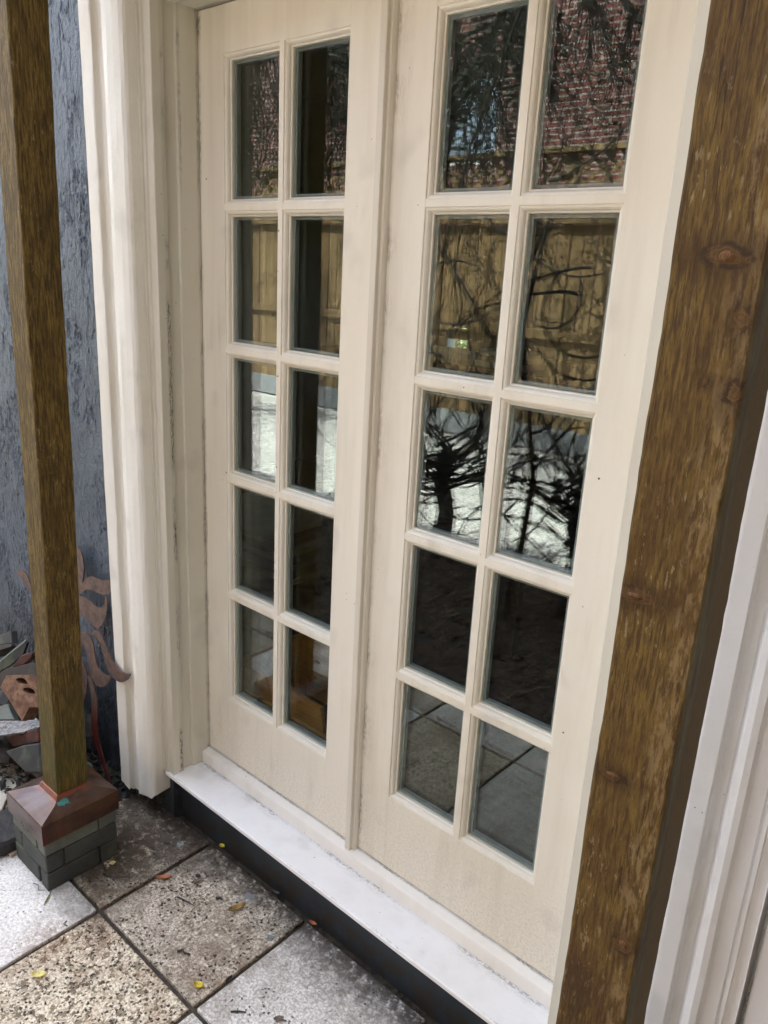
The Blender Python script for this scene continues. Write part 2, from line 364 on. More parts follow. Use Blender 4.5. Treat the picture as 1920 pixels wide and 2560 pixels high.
def mk_brick(name, col, var=0.25, moss=True):
    n = NT(name); f = n.noise(14, 5, 0.65)
    c = n.mix(n.step(f, 0.3, 0.7), tuple(q * (1 - var) for q in col), tuple(q * (1 + var) for q in col))
    c = n.mix(n.math('MULTIPLY', n.rand(), 0.35), c, tuple(q * 0.55 for q in col))
    if moss: c = n.mix(n.math('MULTIPLY', n.step(n.noise(11, 3, vec=n.add(n.pos, (2, 2, 2))), 0.5, 0.68), 0.5), c, (0.10, 0.12, 0.07))
    c = n.mix(n.math('MULTIPLY', n.step(n.noise(300, 2), 0.62, 0.7), 0.5), c, tuple(q * 0.4 for q in col))
    nm = n.bump(n.noise(130, 5, 0.7), 0.5, 0.003); nm = n.bump(n.noise(20, 3), 0.3, 0.004, nm)
    return n.fin(c, 0.72, 0.4, nm)
M['pier'] = mk_brick('grey_pier_brick', (0.060, 0.065, 0.062))
M['piertop'] = mk_brick('pale_pier_brick', (0.13, 0.14, 0.122))

def mk_blue():
    n = NT('blue_stucco'); x, y, z = n.xyz()
    c = n.mix(n.step(n.noise(6, 4), 0.3, 0.7), (0.066, 0.088, 0.118), (0.090, 0.116, 0.150))
    warp = n.add(n.pos, n.scale(n.noise(16, 3, 0.6, col=True), (0.03, 0.0, 0.05)))
    d1 = n.noise(1, 4, 0.65, n.scale(warp, (120, 120, 38))); gate = n.step(n.noise(11, 3), 0.34, 0.50)
    dash = n.math('MULTIPLY', n.step(d1, 0.585, 0.625), gate)
    d2 = n.math('MULTIPLY', n.step(n.noise(1, 3, 0.6, n.scale(n.add(warp, (4, 4, 4)), (60, 60, 16))), 0.64, 0.67), n.step(n.noise(7, 3, 0.5, n.add(n.pos, (2, 0, 5))), 0.42, 0.6))
    dk = n.math('MAXIMUM', dash, d2)
    c = n.mix(n.math('MULTIPLY', n.math('MAXIMUM', dash, n.math('MULTIPLY', d2, 0.5)), 0.85), c, (0.014, 0.018, 0.024))  # dark dashes: grime plus the shadow of undercut tears, painted in
    c = n.mix(n.math('MULTIPLY', n.step(z, 0.32, -0.05), n.math('MULTIPLY', n.step(n.noise(18, 4), 0.25, 0.55), 0.85)), c, (0.030, 0.034, 0.038))  # foot of the wall: dirt, deepened with shade put into the colour
    h = n.math('SUBTRACT', n.math('ADD', n.noise(150, 4, 0.6), n.math('MULTIPLY', n.noise(1, 4, 0.65, n.scale(warp, (70, 70, 34))), 2.0)), n.math('MULTIPLY', dk, 2.4))
    nm = n.bump(h, 0.9, 0.0045)
    return n.fin(c, 0.5, 0.35, nm)
M['blue'] = mk_blue()
def mk_plinth():
    n = NT('plinth_paint'); x, y, z = n.xyz()
    c = n.mix(n.step(n.noise(8, 4), 0.3, 0.7), (0.022, 0.034, 0.048), (0.034, 0.050, 0.068))
    c = n.mix(n.math('MULTIPLY', n.step(z, -0.13, -0.175), n.step(n.noise(22, 5, 0.7), 0.35, 0.6)), c, (0.03, 0.026, 0.02))
    c = n.mix(n.math('MULTIPLY', specks(n, 60, 0.08, 0.6), 1.0), c, (0.01, 0.01, 0.01))
    return n.fin(c, 0.4, 0.5, n.bump(n.noise(60, 3), 0.15, 0.003))
M['plinth'] = mk_plinth()

def mk_tile(name, base=(0.6, 0.56, 0.5), stain=0.5, pit=0.5, rust=0.2, pitsc=70, dk=0.5):
    n = NT(name); x, y, z = n.xyz()
    big = n.noise(5.5, 5, 0.68, n.add(n.pos, (1.7, 0.3, 0))); med = n.noise(19, 5, 0.7); fine = n.noise(150, 4, 0.7); grit = n.noise(75, 5, 0.75, n.add(n.pos, (7, 1, 0)))
    dark = (base[0] * dk, base[1] * dk * 0.95, base[2] * dk * 0.88)
    c = n.mix(n.step(fine, 0.42, 0.58), dark, base)
    c = n.mix(n.math('MULTIPLY', n.step(grit, 0.50, 0.60), 0.08 + 0.5 * stain), c, (0.30, 0.26, 0.20))
    c = n.mix(n.math('MULTIPLY', n.math('MULTIPLY', n.step(big, 0.40, 0.62), n.step(med, 0.36, 0.56)), stain), c, (0.15, 0.105, 0.065))
    c = n.mix(n.math('MULTIPLY', n.step(n.noise(7, 4, 0.6, n.add(n.pos, (8, 8, 0))), 0.50, 0.64), rust), c, (0.26, 0.13, 0.06))
    isl = n.math('MULTIPLY', n.step(n.noise(pitsc, 4, 0.62, n.add(n.pos, (3, 3, 0))), 0.545, 0.575), n.step(n.noise(9, 3, 0.6, n.add(n.pos, (6, 0, 0))), 0.62 - 0.42 * pit, 0.70 - 0.36 * pit))
    c = n.mix(n.math('MULTIPLY', isl, min(0.85, 0.35 + 0.5 * pit)), c, n.mix(n.step(n.noise(22, 2), 0.45, 0.6), (0.20, 0.155, 0.085), (0.10, 0.062, 0.035)))
    # dirt along the plinth and round the pier
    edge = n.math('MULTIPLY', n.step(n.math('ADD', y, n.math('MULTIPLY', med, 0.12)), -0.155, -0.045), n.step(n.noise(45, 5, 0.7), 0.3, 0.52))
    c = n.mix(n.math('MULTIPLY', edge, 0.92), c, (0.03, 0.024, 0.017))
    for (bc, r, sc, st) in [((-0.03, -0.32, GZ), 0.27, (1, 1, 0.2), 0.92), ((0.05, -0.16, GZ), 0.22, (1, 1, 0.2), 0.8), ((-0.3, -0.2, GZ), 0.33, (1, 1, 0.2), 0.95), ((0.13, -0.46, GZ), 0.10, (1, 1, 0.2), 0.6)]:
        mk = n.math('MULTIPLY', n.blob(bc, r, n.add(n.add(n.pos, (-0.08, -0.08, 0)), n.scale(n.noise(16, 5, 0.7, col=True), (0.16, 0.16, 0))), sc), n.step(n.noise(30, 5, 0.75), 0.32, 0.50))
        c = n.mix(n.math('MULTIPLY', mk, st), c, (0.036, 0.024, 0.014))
    for (bc, r) in [((0.517, -0.196, GZ), 0.008), ((0.372, -0.145, GZ), 0.011), ((0.075, -0.16, GZ), 0.010)]:
        mk = n.step(n.blob(bc, r * 2.2, n.add(n.add(n.pos, (-0.015, -0.015, 0)), n.scale(n.noise(90, 3, 0.6, col=True), (0.03, 0.03, 0)))), 0.45, 0.52); c = n.mix(mk, c, (0.22, 0.235, 0.235))
    for (bc, r, st, col) in [((0.37, -0.27, GZ), 0.20, 0.55, (0.20, 0.145, 0.095)), ((0.44, -0.36, GZ), 0.10, 0.4, (0.24, 0.15, 0.10)), ((0.14, -0.58, GZ), 0.13, 0.6, (0.20, 0.085, 0.035)), ((0.22, -0.50, GZ), 0.07, 0.5, (0.14, 0.06, 0.03)), ((0.66, -0.16, GZ), 0.16, 0.5, (0.16, 0.13, 0.10))]:
        mk = n.math('MULTIPLY', n.blob(bc, r, n.add(n.add(n.pos, (-0.05, -0.05, 0)), n.scale(n.noise(14, 5, 0.7, col=True), (0.10, 0.10, 0))), (1, 1, 0.2)), n.step(grit, 0.38, 0.58))
        c = n.mix(n.math('MULTIPLY', mk, st), c, col)
    # pits
    pv = n.voro(88, n.add(n.pos, n.scale(n.noise(90, 2, col=True), (0.016, 0.016, 0))))
    pm = n.math('MULTIPLY', n.step(pv, 0.34, 0.22), n.step(n.noise(13, 4, 0.7), 0.60 - pit * 0.30, 0.66 - pit * 0.25))
    c = n.mix(n.math('MULTIPLY', pm, 0.95), c, (0.03, 0.022, 0.014))
    h = n.math('SUBTRACT', n.math('ADD', n.math('MULTIPLY', med, 0.5), n.math('MULTIPLY', grit, 0.6)), n.math('ADD', n.math('MULTIPLY', pm, 0.9), n.math('MULTIPLY', isl, 0.5)))
    wet = n.step(n.noise(8, 3, 0.6, n.add(n.pos, (5, 0, 0))), 0.5, 0.65)
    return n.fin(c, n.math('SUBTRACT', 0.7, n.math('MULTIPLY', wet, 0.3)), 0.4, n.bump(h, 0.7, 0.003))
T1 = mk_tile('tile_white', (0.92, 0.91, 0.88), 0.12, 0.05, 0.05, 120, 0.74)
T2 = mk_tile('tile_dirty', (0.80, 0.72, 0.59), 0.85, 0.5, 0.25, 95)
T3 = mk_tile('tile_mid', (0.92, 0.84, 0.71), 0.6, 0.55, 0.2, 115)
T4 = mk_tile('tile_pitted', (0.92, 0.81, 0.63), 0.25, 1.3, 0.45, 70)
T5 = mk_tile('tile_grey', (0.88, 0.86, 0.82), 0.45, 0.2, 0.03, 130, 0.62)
M['grout'] = plain('grout_dirt', (0.050, 0.038, 0.026), 0.7, 0.5, 40, 0.6, 200)

# ================================================================== ground
def sheet(name, x0, x1, y0, y1, z, mat): return struct(pyd(name, [(x0, y0, z), (x1, y0, z), (x1, y1, z), (x0, y1, z)], [(0, 1, 2, 3)], mat))
def mk_lawn():
    n = NT('lawn'); c = n.mix(n.step(n.noise(8, 5, 0.7), 0.3, 0.7), (0.035, 0.055, 0.015), (0.075, 0.11, 0.03))
    return n.fin(c, 0.9, 0.2, n.bump(n.noise(60, 4), 0.6, 0.02))
sheet('ground', -300, 300, -300, 300, GZ - 0.05, mk_lawn())
def mk_gravel():
    n = NT('pale_gravel'); v = n.voro(55, out='Color'); d = n.voro(55)
    g = n.sep(v)[0]
    c = n.mix(g, (0.62, 0.62, 0.62), (0.86, 0.86, 0.85))
    c = n.mix(n.step(d, 0.45, 0.7), c, (0.18, 0.17, 0.15))
    c = n.mix(n.math('MULTIPLY', n.step(n.noise(1, 4, 0.7, n.scale(n.pos, (9, 22, 9))), 0.56, 0.64), 0.75), c, (0.13, 0.12, 0.10))
    return n.fin(c, 0.85, 0.3, n.bump(n.math('SUBTRACT', 1.0, d), 0.9, 0.012))
gravel = sheet('gravel_bed', -12, 9, -5.7, -2.42, GZ - 0.02, mk_gravel())
M['mulch'] = plain('mulch_soil', (0.045, 0.034, 0.024), 0.9, 0.6, 30, 0.8, 90)
sheet('soil_bed', -12, 9, -2.42, -1.102, GZ - 0.022, M['mulch'])
def scatter(name, n, region, zf, size, mat, seed=0, flat=0.3):
    r = random.Random(seed); V = []; F = []
    for _ in range(n):
        x = r.uniform(region[0], region[1]); y = r.uniform(region[2], region[3]); z = zf(x, y)
        s = size * r.uniform(0.4, 1.3); a = r.uniform(0, 6.28); e = r.uniform(0.25, 1.0)
        u = Vector((math.cos(a), math.sin(a), r.uniform(-flat, flat))) * s; w_ = Vector((-math.sin(a), math.cos(a), r.uniform(-flat, flat))) * s * e
        t = Vector((0, 0, s * 0.35)); c = Vector((x, y, z)); o = len(V)
        V += [c - u, c + w_ * 0.8, c + u, c - w_, c + t]
        F += [(o, o + 1, o + 4), (o + 1, o + 2, o + 4), (o + 2, o + 3, o + 4), (o + 3, o, o + 4)]
    return stuff(pyd(name, V, F, mat))
M['chip'] = plain('bark_chip', (0.10, 0.075, 0.05), 0.8, 0.6, 9, 0.3)
scatter('bark_mulch', 9000, (-5, 4, -2.42, -1.09), lambda x, y: GZ - 0.015, 0.022, M['chip'], 3, 0.9)
M['stone_s'] = plain('gravel_stone', (0.62, 0.62, 0.61), 0.8, 0.3, 5, 0.3)
scatter('gravel_stones', 14000, (-6, 2, -5.4, -2.38), lambda x, y: GZ - 0.02, 0.022, M['stone_s'], 5)

# patio: dark joint bed with one tile per piece
patio = struct(box('patio', (-2.6, -1.10, GZ - 0.12), (4.2, -0.077, GZ - 0.009), M['grout']))
TX = 0.134; TS = 0.4055; JW = 0.0055
BY = -0.4455
rowy = [(BY + JW, -0.098), (BY - TS + JW, BY - JW), (-1.095, BY - TS - JW)]
for k in range(-7, 10):
    x0 = TX + k * TS + JW; x1 = TX + (k + 1) * TS - JW
    for r, (ya, yb) in enumerate(rowy):
        mt = {(-1, 0): T2, (0, 0): T3, (1, 0): T5, (-1, 1): T1, (0, 1): T4, (1, 1): T5, (-2, 0): T2, (-2, 1): T1}.get((k, r), random.choice((T3, T5, T2)))
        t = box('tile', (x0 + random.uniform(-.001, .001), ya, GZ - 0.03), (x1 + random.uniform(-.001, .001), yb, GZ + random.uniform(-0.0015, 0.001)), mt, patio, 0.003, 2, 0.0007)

# ================================================================== house wall (blue stucco with real trowel relief)
def stucco_wall():
    nx, nz = 620, 640
    xs = np.linspace(-1.80, -0.236, nx); zs = np.linspace(GZ - 0.05, 2.12, nz)
    X, Z = np.meshgrid(xs, zs)
    wx = fbm(X * 12, Z * 7, 4, 5) - .5; wz = fbm(X * 12 + 40, Z * 7, 4, 9) - .5
    def ridge(sx, sz, sd, lo, hi):
        q = fbm((X + wx * .06) * sx, (Z + wz * .12) * sz, 3, sd); return sst(1 - np.abs(2 * q - 1), lo, hi)
    g = fbm(X * 7, Z * 4, 3, 31); g2 = fbm(X * 11 + 3, Z * 6, 3, 37)
    tear = ridge(34, 13, 1, .93, .985) * sst(g, .50, .62); tear2 = ridge(80, 30, 23, .90, .97) * sst(g2, .46, .60)
    lump = sst(fbm((X + wx * .03) * 95, (Z + wz * .04) * 55, 3, 51), .62, .68) * sst(g2, .5, .62)
    h = fbm(X * 10, Z * 6, 3, 77) * 0.003 + fbm(X * 60, Z * 34, 3, 78) * 0.0016 - tear * 0.0022 - tear2 * 0.0024 + lump * 0.0026
    Y = -0.112 - h
    v = np.stack([X, Y, Z], -1).reshape(-1, 3)
    idx = np.arange(nx * nz).reshape(nz, nx)
    f = np.stack([idx[:-1, :-1], idx[:-1, 1:], idx[1:, 1:], idx[1:, :-1]], -1).reshape(-1, 4)
    me = bpy.data.meshes.new('stucco'); me.from_pydata(v.tolist(), [], f.tolist())
    me.polygons.foreach_set('use_smooth', [True] * len(me.polygons)); me.update()
    return me
house = thing('house_wall', 'blue grey trowelled stucco house wall to the left of the white doors', 'wall')
link('stucco', stucco_wall(), M['blue'], house)
box('masonry', (-6.0, -0.108, GZ - 0.1), (-0.034, 0.14, 4.4), M['blue'], house)
box('upper_masonry', (-0.034, -0.108, 2.10), (1.27, 0.14, 4.4), M['blue'], house)
box('side_stucco', (-6.0, -0.116, GZ - 0.1), (-1.801, -0.1085, 4.4), M['blue'], house)
box('plinth', (-0.034, -0.079, GZ - 0.1), (1.27, 0.02, -0.0575), M['plinth'], house)
box('masonry', (1.27, -0.108, GZ - 0.1), (5.2, 0.14, 4.4), M['white'], house)

wing = thing('side_light_blocker', 'added dark timber clad wall out of view, blocking sky light from the right', 'light blocker')  # unseen wall added to darken faces turned to the right
M['clad'] = plain('dark_cladding', (0.11, 0.08, 0.045), 0.8, 0.3, 6)
box('wall', (2.48, -4.2, GZ - 0.1), (5.2, -0.1535, 4.3), M['clad'], wing)
for i in range(21): box('cladding_board', (2.455, -4.2, GZ + 0.01 + i * 0.2), (2.479, -0.16, GZ + 0.2 + i * 0.2), M['clad'], wing, 0.003, 1)
box('eave', (-6.2, -0.1085, 4.402), (5.2, 4.6, 4.55), M['slate'] if 'slate' in M else M['clad'], house)
box('sun_block_eave', (-4.0, 3.705, 2.72), (5.0, 5.3, 2.85), M['clad'], house)  # overhang added to keep direct sun out of the far window
box('upper_floor', (-4.0, 0.1415, 2.86), (5.0, 3.7, 4.40), M['clad'], house)
# ================================================================== door frame
frame = thing('door_frame', 'cream painted moulded door frame with mildewed left jamb around the glazed doors', 'door frame')
cas = [(-0.24, -0.109), (-0.24, -0.158), (-0.237, -0.162), (-0.192, -0.1625), (-0.186, -0.1615), (-0.181, -0.153), (-0.176, -0.150), (-0.156, -0.1495), (-0.149, -0.152), (-0.142, -0.159), (-0.132, -0.1645), (-0.112, -0.1672), (-0.085, -0.1672), (-0.062, -0.1652), (-0.052, -0.161), (-0.048, -0.155), (-0.0485, -0.109)]
bot = [-0.17] * 9 + [-0.165, -0.158, -0.15, -0.142, -0.136, -0.13, -0.125, -0.12]
bot = [b + random.uniform(-.006, .006) for b in bot]
extr('casing', cas, 0, 2.2, 110, M['casing'], frame, 0.0016, bot)
jam = [(-0.0482, -0.109), (-0.0482, -0.1315), (-0.040, -0.1315), (-0.038, -0.128), (-0.036, -0.1300), (-0.026, -0.1300), (-0.024, -0.127), (-0.0215, -0.126), (-0.002, -0.126), (0, -0.124), (0.0, -0.094), (-0.0012, -0.0925),
       (-0.009, -0.0915), (-0.009, -0.0595), (-0.001, -0.0588), (0.0, -0.0575), (0.0, 0.0), (0.0, 0.046), (-0.036, 0.046), (-0.036, -0.109)]
extr('jamb', jam, -0.0425, 1.99, 60, M['jamb'], frame, 0.0004, seed=4)
jr = [(1.2335, 0.046), (1.2335, -0.124), (1.2355, -0.126), (1.262, -0.126), (1.264, -0.130), (1.272, -0.130), (1.2815, -0.1315), (1.2815, -0.109), (1.2685, -0.109), (1.2685, 0.046)]
extr('jamb', jr, -0.0425, 1.99, 30, M['jamb'], frame, 0.0004, seed=9)
cr = [(1.2818, -0.109), (1.2818, -0.155), (1.285, -0.161), (1.30, -0.1655), (1.34, -0.167), (1.365, -0.1645), (1.376, -0.159), (1.385, -0.142), (1.404, -0.142), (1.412, -0.1605), (1.418, -0.162), (1.443, -0.162),
      (1.4455, -0.1600), (1.4465, -0.144), (1.459, -0.142), (1.4645, -0.150), (1.470, -0.1615), (1.480, -0.1645), (1.489, -0.1632), (1.494, -0.1560), (1.513, -0.1550), (1.5145, -0.1490), (1.5175, -0.1490), (1.5185, -0.158), (1.5235, -0.158), (1.5245, -0.151), (1.5385, -0.151), (1.541, -0.156), (1.541, -0.109)]
extr('casing', cr, GZ + 0.004, 2.2, 70, M['rcasing'], frame, 0.0007, seed=15)
box('wall_board', (1.549, -0.146, GZ - 0.02), (2.7, -0.1085, 2.4), M['white'], frame, 0.004)
# head: reveal, face and casing across the top
box('head', (-0.0475, -0.126, 1.9505), (1.281, 0.0455, 2.035), M['jamb'], frame, 0.002)
hc = [(2.036, -0.109), (2.036, -0.155), (2.04, -0.161), (2.06, -0.166), (2.10, -0.167), (2.13, -0.159), (2.14, -0.150), (2.165, -0.150), (2.172, -0.161), (2.20, -0.162), (2.21, -0.158), (2.21, -0.109)]
extr('head_casing', hc, -0.0475, 1.281, 20, M['casing'], frame, 0.0008, axis='x')
# sill and threshold
sill = thing('door_sill', 'long white painted sill with grimy threshold strip below the doors', 'door sill')
sp = [(0.02, -0.0432), (-0.128, -0.0432), (-0.1315, -0.0445), (-0.1325, -0.047), (-0.1325, -0.0545), (-0.131, -0.0565), (0.02, -0.0565)]
def lx(name, prof, x0, x1, n, mat, parent, wob=0, seed=0):
    v = []; f = []; k = len(prof)
    for i in range(n + 1):
        x = x0 + (x1 - x0) * i / n
        for j, (y, z) in enumerate(prof):
            d = wob * mnoise.noise(Vector((x * 14, j + seed, 0))) if wob else 0
            v.append((x, y + d, z + d * 0.5))
    for i in range(n):
        for j in range(k):
            a = i * k + j; b = i * k + (j + 1) % k; f.append((a, b, b + k, a + k))
    f.append(tuple(range(k))); f.append(tuple(range(n * k, n * k + k))); return pyd(name, v, f, mat, parent)
lx('sill_board', sp, -0.0335, 1.269, 90, M['sill'], sill, 0.0005)
th = [(0.044, -0.0428), (-0.0262, -0.0428), (-0.0258, -0.0105), (-0.0245, -0.0078), (-0.021, -0.0066), (-0.004, -0.0022), (0.044, -0.0018)]
lx('threshold', th, 0.0008, 1.2328, 60, M['threshold'], sill, 0.0003, 3)

# ================================================================== doors
W_, MW, H_ = 0.1925, 0.0148, 0.31815
def leaf(name, label, x0, x1, xp, mat):
    """x0..x1 leaf edges, xp = x of first pane opening"""
    d = thing(name, label, 'door', (0, 0, 0), 'glazed double doors')
    zb = 0.2005; xL = xp; xR = xp + 2 * W_ + MW; zt = zb + 5 * H_ + 4 * 0.0144
    Y0, Y1 = 0.0, 0.042
    box('stile', (x0, Y0, 0.0015), (xL, Y1, 1.9465), mat, d, 0.0008, 1)
    box('stile', (xR, Y0, 0.0015), (x1, Y1, 1.9465), mat, d, 0.0008, 1)
    box('bottom_rail', (xL, Y0 + 0.0004, 0.0015), (xR, Y1, zb), mat, d)
    box('top_rail', (xL, Y0 + 0.0004, zt), (xR, Y1, 1.9465), mat, d)
    box('muntin', (xL + W_, Y0 + 0.0001, zb), (xL + W_ + MW, Y1 - 0.001, zt), mat, d)
    prof = [(0, 0.0006), (0.0008, 0.0030), (0.0026, 0.0034), (0.0046, 0.0042), (0.0068, 0.0066), (0.0084, 0.0102), (0.0089, 0.0128), (0.0100, 0.0136), (0.0118, 0.0142), (0.0122, 0.0160), (0.0122, 0.0405), (0.0, 0.0408)]
    for r in range(5):
        z0 = zb + (4 - r) * (H_ + 0.0144); z1 = z0 + H_
        for c in range(2):
            a = xL + c * (W_ + MW); b = a + W_
            if r < 4:
                box('muntin', (a, Y0 + 0.0004, z0 - 0.0144), (b, Y1 - 0.001, z0), mat, d)
            # mitred glazing bead
            V = []; F = []; k = len(prof); NS = 10
            loops = []
            for (s, y) in prof:
                pts = []
                for (p, q) in (((a + s, z0 + s), (b - s, z0 + s)), ((b - s, z0 + s), (b - s, z1 - s)), ((b - s, z1 - s), (a + s, z1 - s)), ((a + s, z1 - s), (a + s, z0 + s))):
                    for i in range(NS):
                        t = i / NS; px = p[0] + (q[0] - p[0]) * t; pz = p[1] + (q[1] - p[1]) * t
                        wv = 0.0005 if 0.0095 < s < 0.0125 and y < 0.02 else 0.0001
                        px += wv * mnoise.noise(Vector((px * 60, pz * 60, r))); pz += wv * mnoise.noise(Vector((px * 60, pz * 60, r + 9)))
                        pts.append((px, y, pz))
                loops.append(pts)
            n = 4 * NS
            for l in loops: V += l
            for i in range(k - 1):
                for j in range(n):
                    q = (j + 1) % n; F.append((i * n + j, i * n + q, (i + 1) * n + q, (i + 1) * n + j))
            pyd('glazing_bead', V, F, M['bead'], d)
            # double glazing: spacer and two panes
            e = 0.0126; t_ = 0.0066
            V = []; F = []
            for y in (0.0225, 0.0325):
                for (s) in (e, e + t_):
                    V += [(a + s, y, z0 + s), (b - s, y, z0 + s), (b - s, y, z1 - s), (a + s, y, z1 - s)]
            for j in range(4):
                q = (j + 1) % 4
                F += [(j, q, 4 + q, 4 + j), (4 + j, 4 + q, 12 + q, 12 + j), (8 + j, 12 + j, 12 + q, 8 + q), (j, 8 + j, 8 + q, q)]
            pyd('spacer_bar', V, F, M['spacer'], d)
            tx, tz = random.uniform(-1, 1) * 0.0022, random.uniform(-1, 1) * 0.0016
            for yy, kx in ((0.0185, 1.0), (0.034, 0.55)):
                me_o = box('pane', (-W_ / 2 + 0.0127, -0.0014, -H_ / 2 + 0.0127), (W_ / 2 - 0.0127, 0.0014, H_ / 2 - 0.0127), M['glass'], d)
                me_o.location = ((a + b) / 2, yy + 0.0016, (z0 + z1) / 2); me_o.rotation_euler = (tz * kx, 0, tx * kx)
    return d
dl = leaf('french_door', 'left white door leaf, ten small panes, next to the mildewed jamb', 0.0022, 0.6115, 0.0965, M['door'])
dr = leaf('french_door', 'right white door leaf, ten small panes, nearer the large wooden post', 0.6135, 1.2315, 0.7094, M['door2'])
ast = [(0.5905, -0.0003), (0.5925, -0.0190), (0.5940, -0.0205), (0.6085, -0.0205), (0.6098, -0.0190), (0.6103, -0.0120), (0.6115, -0.0108), (0.6130, -0.0118), (0.6165, -0.0118), (0.6180, -0.0095), (0.6195, -0.0060), (0.6205, -0.0003)]
extr('astragal', ast, -0.0035, 1.9465, 50, M['astragal'], dl, 0.0003)

# ================================================================== porch posts
def timber(name, cx, cy, hx, hy, z0, z1, n, lean, mat, parent, wob=0.0012, ch=0.004, seed=0):
    prof = []
    for (sx, sy) in ((-1, -1), (1, -1), (1, 1), (-1, 1)):
        if sx * sy > 0: prof += [(sx * hx, sy * (hy - ch)), (sx * (hx - ch), sy * hy)] if sx > 0 else [(sx * hx, sy * (hy - ch)), (sx * (hx - ch), sy * hy)]
        else: prof += [(sx * (hx - ch), sy * hy), (sx * hx, sy * (hy - ch))]
    prof.sort(key=lambda p: math.atan2(p[1], p[0]))
    v = []; f = []; k = len(prof)
    for i in range(n + 1):
        z = z0 + (z1 - z0) * i / n; dx, dy = lean(z)
        for j, (x, y) in enumerate(prof):
            q = Vector((x * 30 + seed, y * 30, z * 6)); q2 = Vector((x * 60 + seed, y * 60, z * 45))
            v.append((cx + dx + x + wob * (mnoise.noise(q) + 0.5 * mnoise.noise(q2)), cy + dy + y + wob * (mnoise.noise(q + Vector((9, 9, 9))) + 0.5 * mnoise.noise(q2)), z))
    for i in range(n):
        for j in range(k):
            a = i * k + j; b = i * k + (j + 1) % k; f.append((a, b, b + k, a + k))
    f.append(tuple(range(k))); f.append(tuple(range(n * k, n * k + k))); return pyd(name, v, f, mat, parent)
def interp(z, tab):
    for (a, va), (b, vb) in zip(tab, tab[1:]):
        if z <= b: t = max(0, (z - a) / (b - a)); return va + (vb - va) * t
    return tab[-1][1]
def post_base(parent, ox, oy, copper=True):
    """three courses of small grey bricks with a folded copper cap"""
    g = 0.0022
    X0, X1, Y0, Y1 = -0.2011 + ox, -0.0133 + ox, -0.5089 + oy, -0.3071 + oy
    xc, yc, q3 = 0.046, 0.049, 0.150
    for ci, (za, zb_) in enumerate(((GZ + 0.0005, -0.1645), (-0.1618, -0.1083), (-0.1057, -0.058))):
        mt = M['piertop'] if ci == 2 else M['pier']
        if ci != 1:
            L = [((X1 - xc + g, Y0), (X1, Y0 + q3 - g)), ((X0, Y0), (X1 - xc - g, Y0 + yc - g)), ((X0 + xc + g, Y0 + q3 + g), (X1, Y1)), ((X0, Y0 + yc + g), (X0 + xc - g, Y1))]
        else:
            L = [((X0 + xc + g, Y0), (X1, Y0 + yc - g)), ((X1 - xc + g, Y0 + yc + g), (X1, Y1)), ((X0, Y1 - yc + g), (X1 - xc - g, Y1)), ((X0, Y0), (X0 + xc - g, Y1 - yc - g))]
        for (p, q) in L:
            box('brick', (p[0] + random.uniform(-.001, .001), p[1] + random.uniform(-.001, .001), za), (q[0], q[1], zb_), mt, parent, 0.0048 if ci < 2 else 0.0022, 3, 0.0014)
    box('mortar_core', (X0 + 0.006, Y0 + 0.006, GZ - 0.005), (X1 - 0.006, Y1 - 0.006, -0.062), M['grout'], parent)
    # cap
    e = 0.0065; cx, cy = (X0 + X1) / 2, (Y0 + Y1) / 2; a, b = (X1 - X0) / 2 + e, (Y1 - Y0) / 2 + e
    rings = [(a, b, -0.0655), (a + .0006, b + .0006, -0.0065), (a - 0.0014, b - 0.0014, -0.0045), (0.060, 0.061, 0.0135), (0.050, 0.0505, 0.0175), (0.0445, 0.0445, 0.0285), (0.038, 0.038, 0.030)]
    V = []; F = []; K = 8
    for (p, q, z) in rings:
        lean_x = 0.0 if z < 0.005 else 0.010
        per = []
        cs = [(-p, -q), (p, -q), (p, q), (-p, q)]
        for i in range(4):
            for t in range(K):
                u = t / K; x = cs[i][0] * (1 - u) + cs[(i + 1) % 4][0] * u; y = cs[i][1] * (1 - u) + cs[(i + 1) % 4][1] * u
                dz = 0.0012 * mnoise.noise(Vector((x * 40, y * 40, z * 50)))
                per.append((cx + lean_x + x, cy + (0 if z < 0.005 else 0.004) + y, z + dz))
        V += per
    n = 4 * K
    for i in range(len(rings) - 1):
        for j in range(n): F.append((i * n + j, i * n + (j + 1) % n, (i + 1) * n + (j + 1) % n, (i + 1) * n + j))
    pyd('copper_cap', V, F, M['copper'], parent)
    return cx, cy
p1 = thing('porch_post', 'olive brown wooden post on a copper capped brick pier in front of the blue wall', 'post', (0, 0, 0), 'porch posts')
post_base(p1, 0, 0)
lean1 = lambda z: (interp(z, [(0.02, 0), (0.85, 0.008), (1.3, 0.011), (1.85, 0.016), (2.4, 0.018)]), interp(z, [(0.02, 0), (0.85, 0.016), (1.3, 0.018), (1.85, 0.026), (2.4, 0.03)]))
timber('timber', -0.0975, -0.4035, 0.0418, 0.0425, 0.012, 2.15, 90, lean1, M['post1'], p1, 0.0013, 0.0025, 2)
p2 = thing('porch_post', 'large knotty golden brown wooden post in the near right foreground', 'post', (0, 0, 0), 'porch posts')
post_base(p2, 1.5215, 0.001)
timber('timber', 1.4240, -0.4025, 0.0443, 0.0425, 0.012, 2.15, 120, lambda z: (0.0, 0.0), M['post2'], p2, 0.0015, 0.003, 5)
